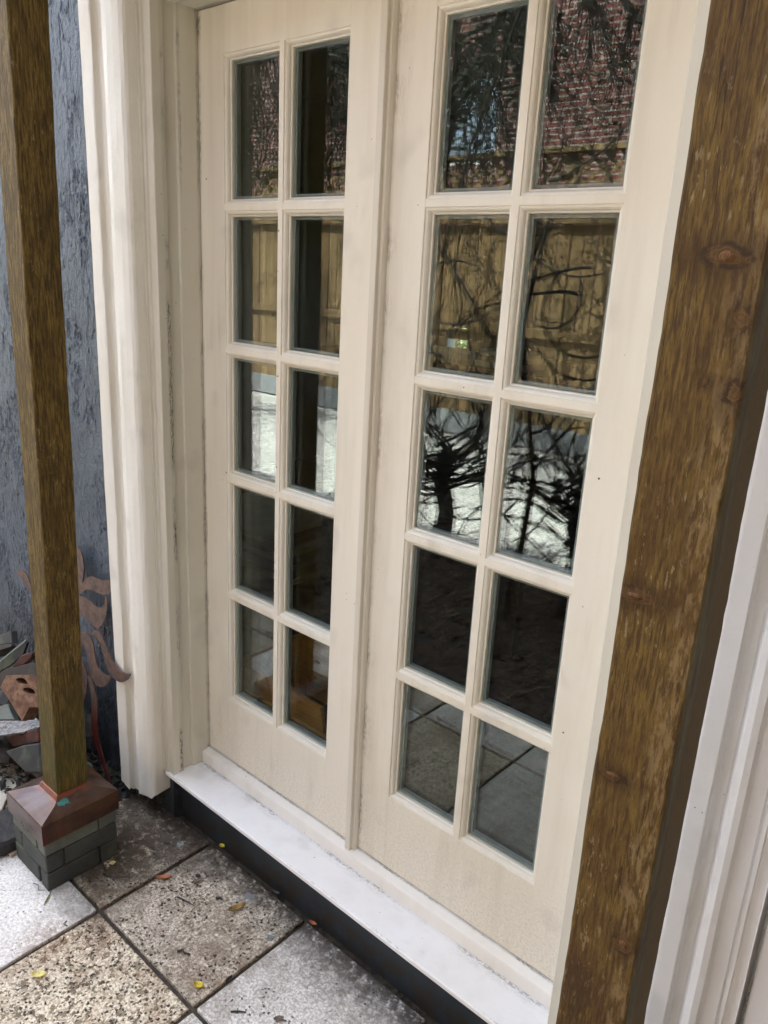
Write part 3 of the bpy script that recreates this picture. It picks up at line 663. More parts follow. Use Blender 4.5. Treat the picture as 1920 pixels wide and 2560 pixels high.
# raised knots and a splinter on the near post
def knot(x, z, r, s, par, y=-0.4455):
    V = [(x, y - 0.0016, z)]; F = []; n = 18
    for k, (q, h) in enumerate(((0.45, 0.0022), (0.75, 0.0006), (1.0, -0.0012))):
        for i in range(n):
            a = 2 * math.pi * i / n; rr = r * q * (1 + 0.12 * mnoise.noise(Vector((math.cos(a) * 2, math.sin(a) * 2, x * 9))))
            V.append((x + rr * math.cos(a), y - h, z + rr * math.sin(a) * s))
    for i in range(n): F.append((0, 1 + i, 1 + (i + 1) % n))
    for k in range(2):
        for i in range(n): a = 1 + k * n + i; b = 1 + k * n + (i + 1) % n; F.append((a, a + n, b + n, b))
    pyd('knot', V, F, M['knot'], par, True)
M['knot'] = wood('knot_timber', a=(0.20, 0.10, 0.035), b=(0.08, 0.036, 0.014), grain=(200, 200, 90))
for (x, z, r, s) in ((1.4325, 1.4221, 0.0085, 0.7), (1.3963, 1.0687, 0.0105, 0.35), (1.4036, 0.8445, 0.0085, 0.35), (1.449, 0.6275, 0.006, 0.9)): knot(x, z, r, s, p2)

# ================================================================== porch roof (rests on the posts)
roof = thing('porch_roof', 'timber porch roof with beam, rafters and boards carried by the two posts', 'roof')
box('beam', (-0.20, -0.445, 2.15), (2.45, -0.36, 2.29), M['redbeam'], roof, 0.004)
for i in range(5):
    x = -0.15 + i * 0.55; box('rafter', (x, -0.62, 2.292), (x + 0.045, -0.17, 2.38), M['roofwood'], roof)
for i in range(4):
    y = -0.50 + i * 0.1; box('roof_board', (-0.22, y, 2.382), (2.45, y + 0.096, 2.40), M['roofwood'], roof)

# ================================================================== metal figure leaning on the wall
M['rust'] = (lambda n: n.fin(n.mix(n.step(n.noise(40, 5, 0.7), 0.35, 0.65), n.mix(n.step(n.xyz()[2], 0.12, 0.0), (0.070, 0.045, 0.040), (0.06, 0.014, 0.012)), n.mix(n.step(n.xyz()[2], 0.12, -0.02), (0.150, 0.088, 0.066), (0.11, 0.02, 0.016))), 0.5, 0.5, n.bump(n.noise(120, 4), 0.3, 0.002), 0.35))(NT('rusted_sheet'))
SC = {
'arm': [(-0.461, -0.156, 0.408), (-0.435, -0.155, 0.425), (-0.415, -0.154, 0.449), (-0.392, -0.153, 0.468), (-0.371, -0.153, 0.479), (-0.351, -0.153, 0.483), (-0.324, -0.153, 0.485), (-0.293, -0.153, 0.486), (-0.266, -0.152, 0.5), (-0.2445, -0.151, 0.510), (-0.2445, -0.153, 0.472), (-0.263, -0.154, 0.457), (-0.29, -0.154, 0.445), (-0.322, -0.154, 0.439), (-0.353, -0.154, 0.438), (-0.385, -0.155, 0.434), (-0.406, -0.155, 0.422), (-0.423, -0.156, 0.406)],
'torso': [(-0.462, -0.156, 0.39), (-0.42, -0.156, 0.396), (-0.395, -0.156, 0.4), (-0.375, -0.156, 0.398), (-0.355, -0.156, 0.391), (-0.331, -0.156, 0.39), (-0.311, -0.156, 0.396), (-0.295, -0.156, 0.41), (-0.286, -0.155, 0.433), (-0.281, -0.154, 0.452), (-0.274, -0.155, 0.424), (-0.281, -0.157, 0.383), (-0.297, -0.158, 0.353), (-0.318, -0.159, 0.331), (-0.338, -0.159, 0.319), (-0.358, -0.159, 0.319), (-0.386, -0.159, 0.329), (-0.41, -0.159, 0.334), (-0.465, -0.159, 0.325)],
'leg': [(-0.355, -0.16, 0.294), (-0.365, -0.16, 0.294), (-0.35, -0.16, 0.31), (-0.332, -0.159, 0.321), (-0.306, -0.159, 0.324), (-0.283, -0.16, 0.312), (-0.268, -0.16, 0.291), (-0.242, -0.162, 0.261), (-0.212, -0.162, 0.243), (-0.183, -0.162, 0.239), (-0.157, -0.162, 0.243), (-0.135, -0.162, 0.254), (-0.143, -0.163, 0.236), (-0.165, -0.163, 0.216), (-0.191, -0.164, 0.202), (-0.221, -0.164, 0.199), (-0.248, -0.164, 0.207), (-0.27, -0.163, 0.228), (-0.285, -0.162, 0.258), (-0.3, -0.161, 0.284), (-0.319, -0.16, 0.297), (-0.339, -0.16, 0.301)],
'leg2': [(-0.434, -0.161, 0.277), (-0.392, -0.16, 0.291), (-0.371, -0.16, 0.291), (-0.351, -0.161, 0.283), (-0.34, -0.162, 0.26), (-0.336, -0.163, 0.23), (-0.322, -0.164, 0.203), (-0.295, -0.164, 0.19), (-0.271, -0.164, 0.191), (-0.245, -0.164, 0.205), (-0.25, -0.165, 0.186), (-0.268, -0.165, 0.163), (-0.292, -0.166, 0.145), (-0.321, -0.167, 0.136), (-0.353, -0.166, 0.14), (-0.368, -0.166, 0.162), (-0.378, -0.164, 0.195), (-0.385, -0.163, 0.225), (-0.398, -0.162, 0.243), (-0.415, -0.162, 0.251), (-0.435, -0.162, 0.253)],
'tail': [(-0.39, -0.166, 0.146), (-0.373, -0.166, 0.151), (-0.357, -0.166, 0.143), (-0.344, -0.167, 0.125), (-0.33, -0.168, 0.093), (-0.328, -0.17, 0.043), (-0.331, -0.172, -0.002), (-0.327, -0.174, -0.043), (-0.308, -0.175, -0.087), (-0.245, -0.182, -0.185), (-0.262, -0.182, -0.185), (-0.325, -0.176, -0.105), (-0.351, -0.175, -0.083), (-0.364, -0.174, -0.041), (-0.369, -0.172, 0.005), (-0.364, -0.169, 0.07), (-0.366, -0.168, 0.111), (-0.378, -0.167, 0.135)],
'wing': [(-0.453, -0.15, 0.547), (-0.429, -0.15, 0.546), (-0.415, -0.151, 0.532), (-0.408, -0.152, 0.499), (-0.412, -0.153, 0.467), (-0.423, -0.154, 0.438), (-0.435, -0.155, 0.425), (-0.46, -0.155, 0.417), (-0.53, -0.15, 0.43), (-0.54, -0.15, 0.53)],
'hook': [(-0.878, -0.158, 0.343), (-0.861, -0.158, 0.354), (-0.84, -0.158, 0.362), (-0.814, -0.157, 0.363), (-0.795, -0.158, 0.353), (-0.768, -0.159, 0.322), (-0.70, -0.16, 0.29), (-0.60, -0.16, 0.33), (-0.46, -0.156, 0.39), (-0.46, -0.156, 0.365), (-0.60, -0.16, 0.30), (-0.72, -0.16, 0.262), (-0.761, -0.16, 0.285), (-0.799, -0.16, 0.312), (-0.823, -0.159, 0.325), (-0.848, -0.159, 0.334), (-0.873, -0.159, 0.337)],
'leg3': [(-0.47, -0.165, 0.19), (-0.411, -0.165, 0.187), (-0.397, -0.165, 0.169), (-0.386, -0.166, 0.146), (-0.39, -0.168, 0.101), (-0.402, -0.169, 0.063), (-0.43, -0.171, 0.018), (-0.447, -0.171, 0.02)],
'foot': [(-0.45, -0.174, -0.05), (-0.406, -0.174, -0.038), (-0.381, -0.174, -0.049), (-0.362, -0.174, -0.053), (-0.374, -0.175, -0.065), (-0.404, -0.175, -0.076), (-0.452, -0.175, -0.081)]}
def smoothloop(P, it=1):
    for _ in range(it):
        Q = []
        for i in range(len(P)):
            a = Vector(P[i]); b = Vector(P[(i + 1) % len(P)]); Q += [a * 0.75 + b * 0.25, a * 0.25 + b * 0.75]
        P = Q
    return P
fig = thing('metal_figure', 'rusty flat metal figure with curved limbs leaning on the blue wall', 'ornament')
for nm, pts in SC.items():
    pn = {'leg2': 'leg', 'leg3': 'leg', 'hook': 'arm', 'wing': 'head_plate'}.get(nm, nm)
    dy = -0.010 if nm in ('leg', 'leg2', 'tail', 'foot', 'leg3') else 0.0
    P = smoothloop([(a, b + dy, c) for a, b, c in pts], 2)
    prism(pn, P, (0, -1, 0.04), 0.0035, M['rust'], fig, holes=[])
    # prism() with no holes makes plain n-gons
# ================================================================== junk heap behind the post
M['slate'] = mk_brick('grey_slate', (0.05, 0.054, 0.05), 0.4)
M['slate_d'] = mk_brick('dark_slate', (0.022, 0.023, 0.022), 0.3)
M['redclay'] = mk_brick('clay_shard', (0.06, 0.020, 0.014), 0.5, False)
M['brownslab'] = mk_brick('brown_slab', (0.035, 0.027, 0.022), 0.3, False)
def mk_core():
    n = NT('clay_brick'); c = n.mix(n.step(n.noise(25, 5, 0.7), 0.35, 0.65), (0.12, 0.062, 0.040), (0.25, 0.155, 0.10))
    c = n.mix(n.step(n.noise(70, 4, 0.7), 0.58, 0.68), c, (0.10, 0.045, 0.03))
    return n.fin(c, 0.85, 0.2, n.bump(n.noise(90, 5, 0.7), 0.8, 0.004))
M['core'] = mk_core()
M['pale'] = mk_brick('pale_green_slab', (0.12, 0.135, 0.115), 0.2)
def mk_wet():
    n = NT('wet_slab'); c = n.mix(n.step(n.noise(14, 5, 0.7), 0.4, 0.65), (0.022, 0.012, 0.010), (0.07, 0.038, 0.026))
    return n.fin(c, n.math('ADD', 0.12, n.math('MULTIPLY', n.noise(20), 0.3)), 0.7, n.bump(n.noise(35, 4, 0.7), 0.8, 0.006))
M['wet'] = mk_wet()
M['offwhite'] = plain('off_white_board', (0.50, 0.46, 0.38), 0.6, 0.2, 10, 0.3)
G = 'broken masonry heaped behind the post'
def junk(name, label, cat, pts, nrm, th_, mat, holes=None, bev=0.0015):
    o = prism(name, pts, nrm, th_, mat, None, 0.0 if holes else bev, holes); tag(o, label, cat, G); return o
junk('slate_piece', 'pointed grey slate shard at the top of the rubble heap', 'slate', [(-0.974, -0.264, 0.095), (-0.862, -0.239, 0.134), (-0.807, -0.223, 0.165), (-0.783, -0.233, 0.131), (-0.96, -0.273, 0.067)], (0.1, -1, 0.35), 0.022, M['slate'])
junk('stone_slab', 'small brown slab just under the pointed slate shard', 'stone slab', [(-1.103, -0.221, -0.001), (-0.998, -0.19, 0.033), (-0.937, -0.174, 0.051), (-0.928, -0.178, 0.046), (-0.975, -0.201, 0.021), (-1.07, -0.236, -0.018)], (0, -1, 0.9), 0.05, M['brownslab'])
sl3 = [(-0.731, -0.365, 0.07), (-0.66, -0.33, 0.139), (-0.561, -0.281, 0.236), (-0.553, -0.28, 0.235), (-0.559, -0.293, 0.197), (-0.6, -0.314, 0.153), (-0.645, -0.334, 0.117), (-0.727, -0.368, 0.059)]
junk('slate_piece', 'dark slate leaning steeply with a pale upper edge', 'slate', sl3, (0.2, -1, 0.3), 0.010, M['slate_d'], bev=0.001)
e3 = [Vector(q) for q in sl3[:3]]; off = Vector((-0.002, 0.006, 0.0075))
o = pyd('pale_edge', [q for p in e3 for q in (p + Vector((0, -0.001, 0.0)), p + off)], [(0, 2, 3, 1), (2, 4, 5, 3)], M['pale'], bpy.data.objects['slate_piece.001'])
junk('clay_shard', 'wet dark red clay shard behind the leaning slate', 'clay shard', [(-0.591, -0.319, 0.146), (-0.576, -0.311, 0.17), (-0.555, -0.302, 0.197), (-0.518, -0.29, 0.217), (-0.507, -0.288, 0.215), (-0.508, -0.292, 0.2), (-0.539, -0.304, 0.171)], (0.2, -1, 0.2), 0.02, M['redclay'], bev=0.003)
junk('stone_slab', 'wide grey brown slab lying behind the holed brick', 'stone slab', [(-0.955, -0.285, -0.037), (-0.832, -0.263, 0.018), (-0.745, -0.245, 0.063), (-0.642, -0.226, 0.109), (-0.50, -0.22, 0.12), (-0.50, -0.26, 0.03), (-0.697, -0.272, -0.006), (-0.782, -0.291, -0.052), (-0.902, -0.313, -0.107)], (0, -1, 0.4), 0.04, M['brownslab'])
junk('cored_brick', 'broken clay brick with three oval holes on the rubble heap', 'brick',
     [(-0.53, -0.361, 0.16), (-0.446, -0.329, 0.182), (-0.417, -0.325, 0.177), (-0.374, -0.32, 0.163), (-0.350, -0.331, 0.130), (-0.351, -0.3365, 0.117), (-0.401, -0.354, 0.103), (-0.411, -0.375, 0.061), (-0.499, -0.377, 0.106), (-0.537, -0.379, 0.123)], (0.25, -1, 0.45), 0.045, M['core'],
     holes=[[(-0.488, -0.351, 0.159), (-0.48, -0.345, 0.166), (-0.466, -0.34, 0.17), (-0.449, -0.337, 0.167), (-0.437, -0.337, 0.16), (-0.454, -0.344, 0.154), (-0.473, -0.35, 0.152)], [(-0.449, -0.349, 0.14), (-0.444, -0.345, 0.147), (-0.427, -0.338, 0.152), (-0.407, -0.334, 0.151), (-0.396, -0.335, 0.143), (-0.416, -0.342, 0.137), (-0.434, -0.348, 0.134)]])
junk('stone_slab', 'pale green grey slab below the holed brick', 'stone slab', [(-0.746, -0.371, -0.051), (-0.674, -0.334, -0.02), (-0.647, -0.318, -0.006), (-0.615, -0.327, -0.014), (-0.566, -0.336, -0.022), (-0.709, -0.387, -0.064)], (0, -1, 1.2), 0.03, M['pale'])
junk('stone_slab', 'wet glossy dark brown slab in the middle of the rubble heap', 'stone slab', [(-0.678, -0.398, -0.049), (-0.6, -0.366, -0.026), (-0.542, -0.342, -0.009), (-0.501, -0.328, 0.001), (-0.474, -0.306, 0.017), (-0.425, -0.307, 0.016), (-0.404, -0.318, 0.009), (-0.435, -0.326, 0.003), (-0.467, -0.353, -0.016), (-0.542, -0.393, -0.045), (-0.611, -0.427, -0.07)], (0, -1, 1.4), 0.014, M['wet'], bev=0.003)
junk('clay_shard', 'long dark red clay block under the wet slab', 'clay block', [(-0.796, -0.364, -0.17), (-0.642, -0.356, -0.11), (-0.48, -0.347, -0.025), (-0.385, -0.341, 0.036), (-0.379, -0.346, -0.012), (-0.531, -0.355, -0.098), (-0.641, -0.361, -0.159), (-0.70, -0.365, -0.176)], (0, -1, 0.1), 0.07, M['redclay'], bev=0.004)
junk('concrete_block', 'dark grey concrete block low beside the copper cap', 'block', [(-0.517, -0.394, -0.087), (-0.436, -0.369, -0.037), (-0.362, -0.351, -0.002), (-0.299, -0.381, -0.063), (-0.372, -0.395, -0.091), (-0.438, -0.396, -0.091)], (0, -1, 0.5), 0.09, M['slate_d'], bev=0.005)
junk('board_offcut', 'off white board offcut lying left of the copper cap', 'board', [(-0.61, -0.48, -0.205), (-0.57, -0.40, -0.205), (-0.541, -0.372, -0.205), (-0.485, -0.375, -0.205), (-0.477, -0.405, -0.205), (-0.409, -0.46, -0.205), (-0.39, -0.539, -0.205), (-0.56, -0.58, -0.205)], (0, 0, 1), 0.012, M['offwhite'])
junk('roof_tile_piece', 'small buff tile fragment touching the brick pier', 'tile fragment', [(-0.261, -0.522, -0.208), (-0.257, -0.483, -0.208), (-0.214, -0.484, -0.208), (-0.204, -0.523, -0.208)], (0, 0, 1), 0.010, mk_brick('buff_tile', (0.42, 0.33, 0.26), 0.2, False))
junk('timber_offcut', 'black rotten timber lump left of the brick pier', 'timber', [(-0.36, -0.555, -0.17), (-0.36, -0.48, -0.17), (-0.38, -0.445, -0.17), (-0.315, -0.458, -0.17), (-0.212, -0.490, -0.17), (-0.215, -0.530, -0.17), (-0.235, -0.575, -0.17)], (0, 0, 1), 0.045, plain('rotten_timber', (0.02, 0.018, 0.016), 0.6, 0.5, 30, 0.9, 60), bev=0.008)
def lump(name, label, cat, c, s, mat, seed):
    bm = bmesh.new(); bmesh.ops.create_icosphere(bm, subdivisions=3, radius=1.0)
    for v in bm.verts:
        k = 1 + 0.35 * mnoise.noise(v.co * 1.3 + Vector((seed, 0, 0))) + 0.12 * mnoise.noise(v.co * 4 + Vector((0, seed, 0)))
        v.co = Vector((v.co.x * s[0] * k + c[0], v.co.y * s[1] * k + c[1], max(v.co.z * s[2] * k + c[2], GZ - 0.002)))
    me = bpy.data.meshes.new(name); bm.to_mesh(me); bm.free(); o = link(name, me, mat); tag(o, label, cat, G); return o
lump('stone', 'rounded dark wet stone behind the copper cap', 'stone', (-0.47, -0.31, -0.15), (0.06, 0.04, 0.05), M['wet'], 1)
lump('stone', 'brown stone lump half hidden at the frame edge', 'stone', (-0.60, -0.37, -0.13), (0.07, 0.045, 0.04), M['brownslab'], 2)
lump('stone', 'pale chipped stone between post and door casing', 'stone', (-0.335, -0.225, -0.15), (0.03, 0.022, 0.028), M['pale'], 3)
lump('stone', 'rusty brown stone at the foot of the metal figure', 'stone', (-0.285, -0.25, -0.20), (0.035, 0.025, 0.018), M['redclay'], 4)
lump('stone', 'large dark stone deep at the back of the heap', 'stone', (-0.50, -0.20, -0.06), (0.12, 0.06, 0.09), M['slate_d'], 5)
lump('stone', 'large dark stone at the far left of the heap', 'stone', (-0.80, -0.24, -0.10), (0.14, 0.07, 0.08), M['slate_d'], 6)
rub = scatter('rubble', 1500, (-1.2, -0.22, -0.42, -0.125), lambda x, y: GZ + 0.006 + max(0, 0.05 * math.sin((x + 1.2) * 3.0)) * random.random(), 0.013, M['slate_d'], 8, 0.9)
rub['label'] = 'dark crumbled rubble at the foot of the blue wall'; rub['category'] = 'rubble'
lit = scatter('grit', 700, (-0.22, 1.3, -0.14, -0.082), lambda x, y: GZ - 0.004, 0.004, M['grout'], 12, 0.6)
lit2 = scatter('leaf_crumbs', 520, (-0.2, 0.9, -0.75, -0.12), lambda x, y: GZ + 0.001, 0.0022, plain('crumb', (0.06, 0.04, 0.02), 0.8), 13, 0.2)

# ================================================================== leaves and litter on the tiles
def leafmat(name, col): return plain(name, col, 0.4, 0.35, 60, 0.3, 200, spec=0.5)
def leaf_obj(name, label, cat, x, y, L, Wd, ang, curl, mat, z=GZ + 0.0015, group='leaves on the tiles'):
    n, m_ = 10, 4; V = []; F = []
    for i in range(n + 1):
        t = i / n; wd = Wd * (math.sin(math.pi * min(1, t * 0.97 + 0.015)) ** 0.7) * (1.0 if t < 0.5 else 1 - 0.25 * (t - 0.5))
        for j in range(-m_ // 2, m_ // 2 + 1):
            s = j / (m_ / 2); a = (t - 0.5) * L; b = s * wd / 2
            zz = curl * (abs(s) ** 1.6) * Wd + curl * 0.35 * L * (t - 0.5) ** 2 * 2 + 0.0005 * math.sin(t * 30 + j)
            V.append((x + a * math.cos(ang) - b * math.sin(ang), y + a * math.sin(ang) + b * math.cos(ang), z + max(zz, 0) + 0.0003))
    k = m_ + 1
    for i in range(n):
        for j in range(m_): F.append((i * k + j, i * k + j + 1, (i + 1) * k + j + 1, (i + 1) * k + j))
    o = pyd(name, V, F, mat, None, True); md = o.modifiers.new('thick', 'SOLIDIFY'); md.thickness = 0.0004; md.offset = 1
    return tag(o, label, cat, group)
ye = leafmat('yellow_leaf', (0.62, 0.50, 0.03)); py = leafmat('pale_yellow_leaf', (0.66, 0.58, 0.20)); oc = leafmat('ochre_leaf', (0.32, 0.20, 0.05)); og = leafmat('orange_leaf', (0.42, 0.13, 0.04)); gb = leafmat('brown_leaf', (0.16, 0.12, 0.08)); bk = leafmat('black_leaf', (0.025, 0.02, 0.015)); gn = leafmat('grass_blade', (0.12, 0.13, 0.03))
leaf_obj('fallen_leaf', 'bright yellow curled leaf near the lower tile joint', 'leaf', 0.504, -0.404, 0.026, 0.016, 0.5, 0.5, ye)
leaf_obj('fallen_leaf', 'pale yellow torn leaf on the pitted rusty tile', 'leaf', 0.214, -0.644, 0.034, 0.018, 0.75, 0.35, py)
leaf_obj('fallen_leaf', 'ochre pointed leaf standing on the middle tile', 'leaf', 0.383, -0.198, 0.046, 0.016, 1.25, 0.5, oc)
leaf_obj('fallen_leaf', 'orange brown leaf lying on the tile joint', 'leaf', 0.156, -0.27, 0.042, 0.014, 0.85, 0.4, og)
leaf_obj('fallen_leaf', 'grey brown leaf beside a black seed husk', 'leaf', 0.231, -0.213, 0.034, 0.013, 1.3, 0.3, gb)
leaf_obj('fallen_leaf', 'small yellow leaf in the gutter under the sill', 'leaf', 0.171, -0.085, 0.018, 0.013, 0.3, 0.5, ye)
leaf_obj('fallen_leaf', 'round pale yellow petal next to the brick pier', 'petal', 0.009, -0.337, 0.016, 0.014, 1.2, 0.15, py)
leaf_obj('fallen_leaf', 'thin green blade sticking out from the pier corner', 'leaf', 0.006, -0.522, 0.045, 0.005, -0.85, 0.2, gn)
leaf_obj('fallen_leaf', 'tiny rust brown leaf against the dark plinth', 'leaf', 0.56, -0.092, 0.022, 0.010, 0.2, 0.4, og)
leaf_obj('fallen_leaf', 'small dark brown leaf in the front corner of the grey tile', 'leaf', 0.70, -0.33, 0.022, 0.012, 0.9, 0.4, gb)
leaf_obj('fallen_leaf', 'dark leaf scrap lying on the joint between middle and grey tile', 'leaf', 0.541, -0.345, 0.020, 0.012, 1.7, 0.5, bk)
leaf_obj('fallen_leaf', 'dark brown leaf wedged against the plinth right of the ochre leaf', 'leaf', 0.415, -0.093, 0.026, 0.014, 0.3, 0.4, bk)
def twig(label, pts, r, mat=bk):
    v, f = tube([(a - 0.034, b + 0.023, GZ + c + r * 0.8) for a, b, c in pts], [r * (1 - 0.5 * i / len(pts)) for i in range(len(pts))], 6)
    return tag(pyd('twig', v, f, mat), label, 'twig', 'twigs and husks on the tiles')
twig('dark forked twig with rusty tip on the middle tile', [(0.272, -0.305, 0), (0.29, -0.302, 0.003), (0.305, -0.297, 0.001), (0.328, -0.292, 0)], 0.0018)
twig('black husk at the lower middle of the tile', [(0.42, -0.405, 0), (0.428, -0.395, 0.003), (0.437, -0.397, 0.002), (0.449, -0.388, 0)], 0.0032)
twig('pale edged curled husk near the copper cap', [(0.068, -0.216, 0), (0.078, -0.214, 0.003), (0.09, -0.205, 0.001)], 0.0022)
twig('black stick on the grey tile at the lower right', [(0.642, -0.415, 0), (0.655, -0.403, 0.002), (0.668, -0.392, 0)], 0.0022)
twig('black crumpled bud right of the ochre leaf', [(0.349, -0.237, 0), (0.357, -0.231, 0.003), (0.366, -0.228, 0)], 0.0035)
twig('curved thin twig round the foot of the pier', [(0.06, -0.40, 0), (0.09, -0.392, 0.002), (0.11, -0.37, 0.001), (0.115, -0.345, 0)], 0.0010)
twig('little hooked root on the white tile', [(0.142, -0.545, 0), (0.147, -0.556, 0.002), (0.158, -0.552, 0)], 0.0012)
twig('tangle of hair roots left of the pier corner', [(-0.04, -0.545, 0), (-0.022, -0.54, 0.002), (-0.005, -0.548, 0.002), (0.004, -0.536, 0)], 0.0011)
twig('black seed husk above the grey brown leaf', [(0.247, -0.228, 0), (0.252, -0.222, 0.003), (0.258, -0.222, 0)], 0.0045)

# ================================================================== interior seen through the panes
M['iwall'] = plain('interior_wall_paint', (0.22, 0.26, 0.31), 0.7, 0.06)
M['ifloor'] = wood('interior_floor_boards', a=(0.10, 0.06, 0.035), b=(0.05, 0.03, 0.018), grain=(3, 40, 40))
def istr(o): o['kind'] = 'structure'; return o
istr(box('room_floor', (-2.6, 0.145, -0.08), (4.0, 3.6, -0.004), M['ifloor']))
istr(box('room_ceiling', (-2.9, 0.1405, 2.502), (4.3, 3.9, 2.7), M['iwall']))
istr(box('room_wall', (-2.7, 0.141, -0.2), (-2.602, 3.601, 2.501), M['iwall']))
istr(box('room_wall', (4.002, 0.141, -0.2), (4.1, 3.601, 2.501), M['iwall']))
bw = istr(bpy.data.objects.new('room_back_wall', None)); COL.objects.link(bw)
for lo_, hi_ in (((-2.9, 3.602, -0.2), (-1.90, 3.7, 2.501)), ((-1.72, 3.602, -0.2), (4.3, 3.7, 2.501)), ((-1.8995, 3.602, -0.2), (-1.7205, 3.7, 0.75)), ((-1.8995, 3.602, 1.72), (-1.7205, 3.7, 2.501))):
    box('wall_panel', lo_, hi_, M['iwall'], bw)
# bright hedge outside the far window
hedge = scatter('hedge_leaves', 5000, (-12, 0.5, 9.0, 11.0), lambda x, y: 0, 0.12, plain('hedge_leaf', (0.07, 0.13, 0.03), 0.7), 21, 1.0)
me = hedge.data
for i in range(0, len(me.vertices), 5):
    dz = random.uniform(GZ, 1.15)
    for k in range(5): me.vertices[i + k].co.z += dz
hedge['label'] = 'green hedge outside the far window of the room'; hedge['category'] = 'hedge'
ch = thing('wooden_chest', 'orange brown low wooden chest standing just inside the left door', 'chest')
M['chest'] = wood('chest_wood', a=(0.80, 0.38, 0.10), b=(0.60, 0.27, 0.07), grain=(4, 50, 50), fleck=0.1)
prism('front_panel', [(-0.02, 0.118, 0.03), (0.392, 0.118, 0.03), (0.350, 0.121, 0.232), (-0.02, 0.121, 0.232)], (0, -1, 0.05), 0.014, M['chest'], ch, 0.002)
prism('plinth_rail', [(-0.02, 0.100, 0.0), (0.40, 0.100, 0.0), (0.39, 0.100, 0.165), (-0.02, 0.100, 0.165)], (0, -1, 0.02), 0.012, M['chest'], ch, 0.002)
box('end_panel', (-0.034, 0.105, 0.0), (-0.0205, 0.42, 0.232), M['chest'], ch)
box('back_panel', (-0.02, 0.42, 0.0), (0.39, 0.434, 0.22), M['chest'], ch)
v, f = tube([(0.30, 0.097, 0.150), (0.315, 0.092, 0.152), (0.33, 0.092, 0.146), (0.34, 0.096, 0.140)], 0.002, 6); pyd('hook', v, f, plain('brass', (0.5, 0.4, 0.2), 0.3, metal=1.0), ch)
st = thing('board_stack', 'stack of pale and bluish boards lying behind the left door', 'boards')
for i, (c_, zz) in enumerate([((0.45, 0.44, 0.36), 0.03), ((0.32, 0.38, 0.44), 0.075), ((0.5, 0.5, 0.45), 0.12), ((0.20, 0.07, 0.06), 0.15), ((0.42, 0.40, 0.3), 0.19)]):
    box('board', (-1.7 + 0.03 * i, 1.0, zz - 0.02), (-0.75 - 0.05 * i, 1.5, zz + 0.008), plain('board_paint%d' % i, c_, 0.5, 0.1), st)
cb = thing('picture_frame', 'gilt wooden picture frame propped up inside behind the right door', 'picture frame')
M['gilt'] = wood('frame_wood', a=(0.35, 0.22, 0.09), b=(0.18, 0.10, 0.04), grain=(30, 30, 4))
for lo_, hi_ in (((-0.42, 1.55, 1.14), (-0.375, 1.60, 1.66)), ((-0.25, 1.55, 1.14), (-0.205, 1.60, 1.66)), ((-0.3745, 1.551, 1.14), (-0.2505, 1.599, 1.185)), ((-0.3745, 1.551, 1.61), (-0.2505, 1.599, 1.66))): box('frame_bar', lo_, hi_, M['gilt'], cb, 0.004)
box('picture', (-0.373, 1.575, 1.19), (-0.252, 1.59, 1.605), plain('dark_picture', (0.09, 0.08, 0.05), 0.3), cb)
tb = thing('side_table', 'dark side table inside behind the right door', 'table')
box('table_top', (-0.75, 1.15, 1.055), (0.35, 1.75, 1.085), M['ifloor'], tb, 0.004)
for x in (-0.73, 0.29):
    for y in (1.17, 1.69): box('leg', (x, y, -0.003), (x + 0.04, y + 0.04, 1.054), M['ifloor'], tb)
for i, (c_, q) in enumerate([((0.7, 0.7, 0.68), 'white book lying lowest on the side table'), ((0.08, 0.08, 0.1), 'black book lying on the white book'), ((0.62, 0.63, 0.65), 'thin grey book on top of the black book')]):
    bb = box('book', (0.03 + 0.01 * i, 1.19, 1.0855 + i * 0.0215), (0.24 - 0.01 * i, 1.34, 1.106 + i * 0.0215), plain('book_cover%d' % i, c_, 0.5, 0.05), None, 0.001); tag(bb, q, 'book', 'books on the side table')
rug = box('rug', (-1.0, 0.6, -0.0038), (1.3, 2.4, 0.006), plain('rug_wool', (0.10, 0.035, 0.03), 0.9, 0.7, 14, 0.6, 120)); tag(rug, 'dark red patterned rug on the floor inside', 'rug')

# ================================================================== yard behind the camera, seen mirrored in the panes
M['fence'] = wood('fence_cedar', a=(0.31, 0.215, 0.11), b=(0.18, 0.115, 0.055), grain=(30, 30, 2), fleck=0.1)
FY = -5.65
fence = thing('board_fence', 'cedar board fence with lattice top along the far side of the gravel', 'fence', (0, 0, 0))
bm_ = None
for i in range(122):
    x = -13.2 + i * 0.144; z1 = 1.93
    if bm_ is None:
        bm_ = box('board', (0, FY - 0.018, GZ + 0.02), (0.130, FY, z1), M['fence'], fence); bm_.location = (x, 0, 0)
    else:
        o = bm_.copy(); COL.objects.link(o); o.parent = fence; o.location = (x, random.uniform(-.003, .003), random.uniform(-.008, 0.0))
box('cap_rail', (-13.2, FY - 0.06, 1.935), (4.4, FY + 0.06, 1.985), M['fence'], fence, 0.003)
box('cap_rail', (-13.2, FY - 0.06, 2.56), (4.4, FY + 0.06, 2.61), M['fence'], fence, 0.003)
box('mid_rail', (-13.2, FY + 0.0035, 0.86), (4.4, FY + 0.045, 0.95), M['fence'], fence, 0.003)
box('kick_board', (-13.2, FY + 0.0035, GZ), (4.4, FY + 0.04, GZ + 0.24), plain('grey_kickboard', (0.22, 0.23, 0.24), 0.8), fence, 0.003)
for i in range(9): box('fence_post', (-13.0 + i * 2.15, FY - 0.11, GZ), (-12.91 + i * 2.15, FY - 0.021, 2.555), M['fence'], fence)
sl = None
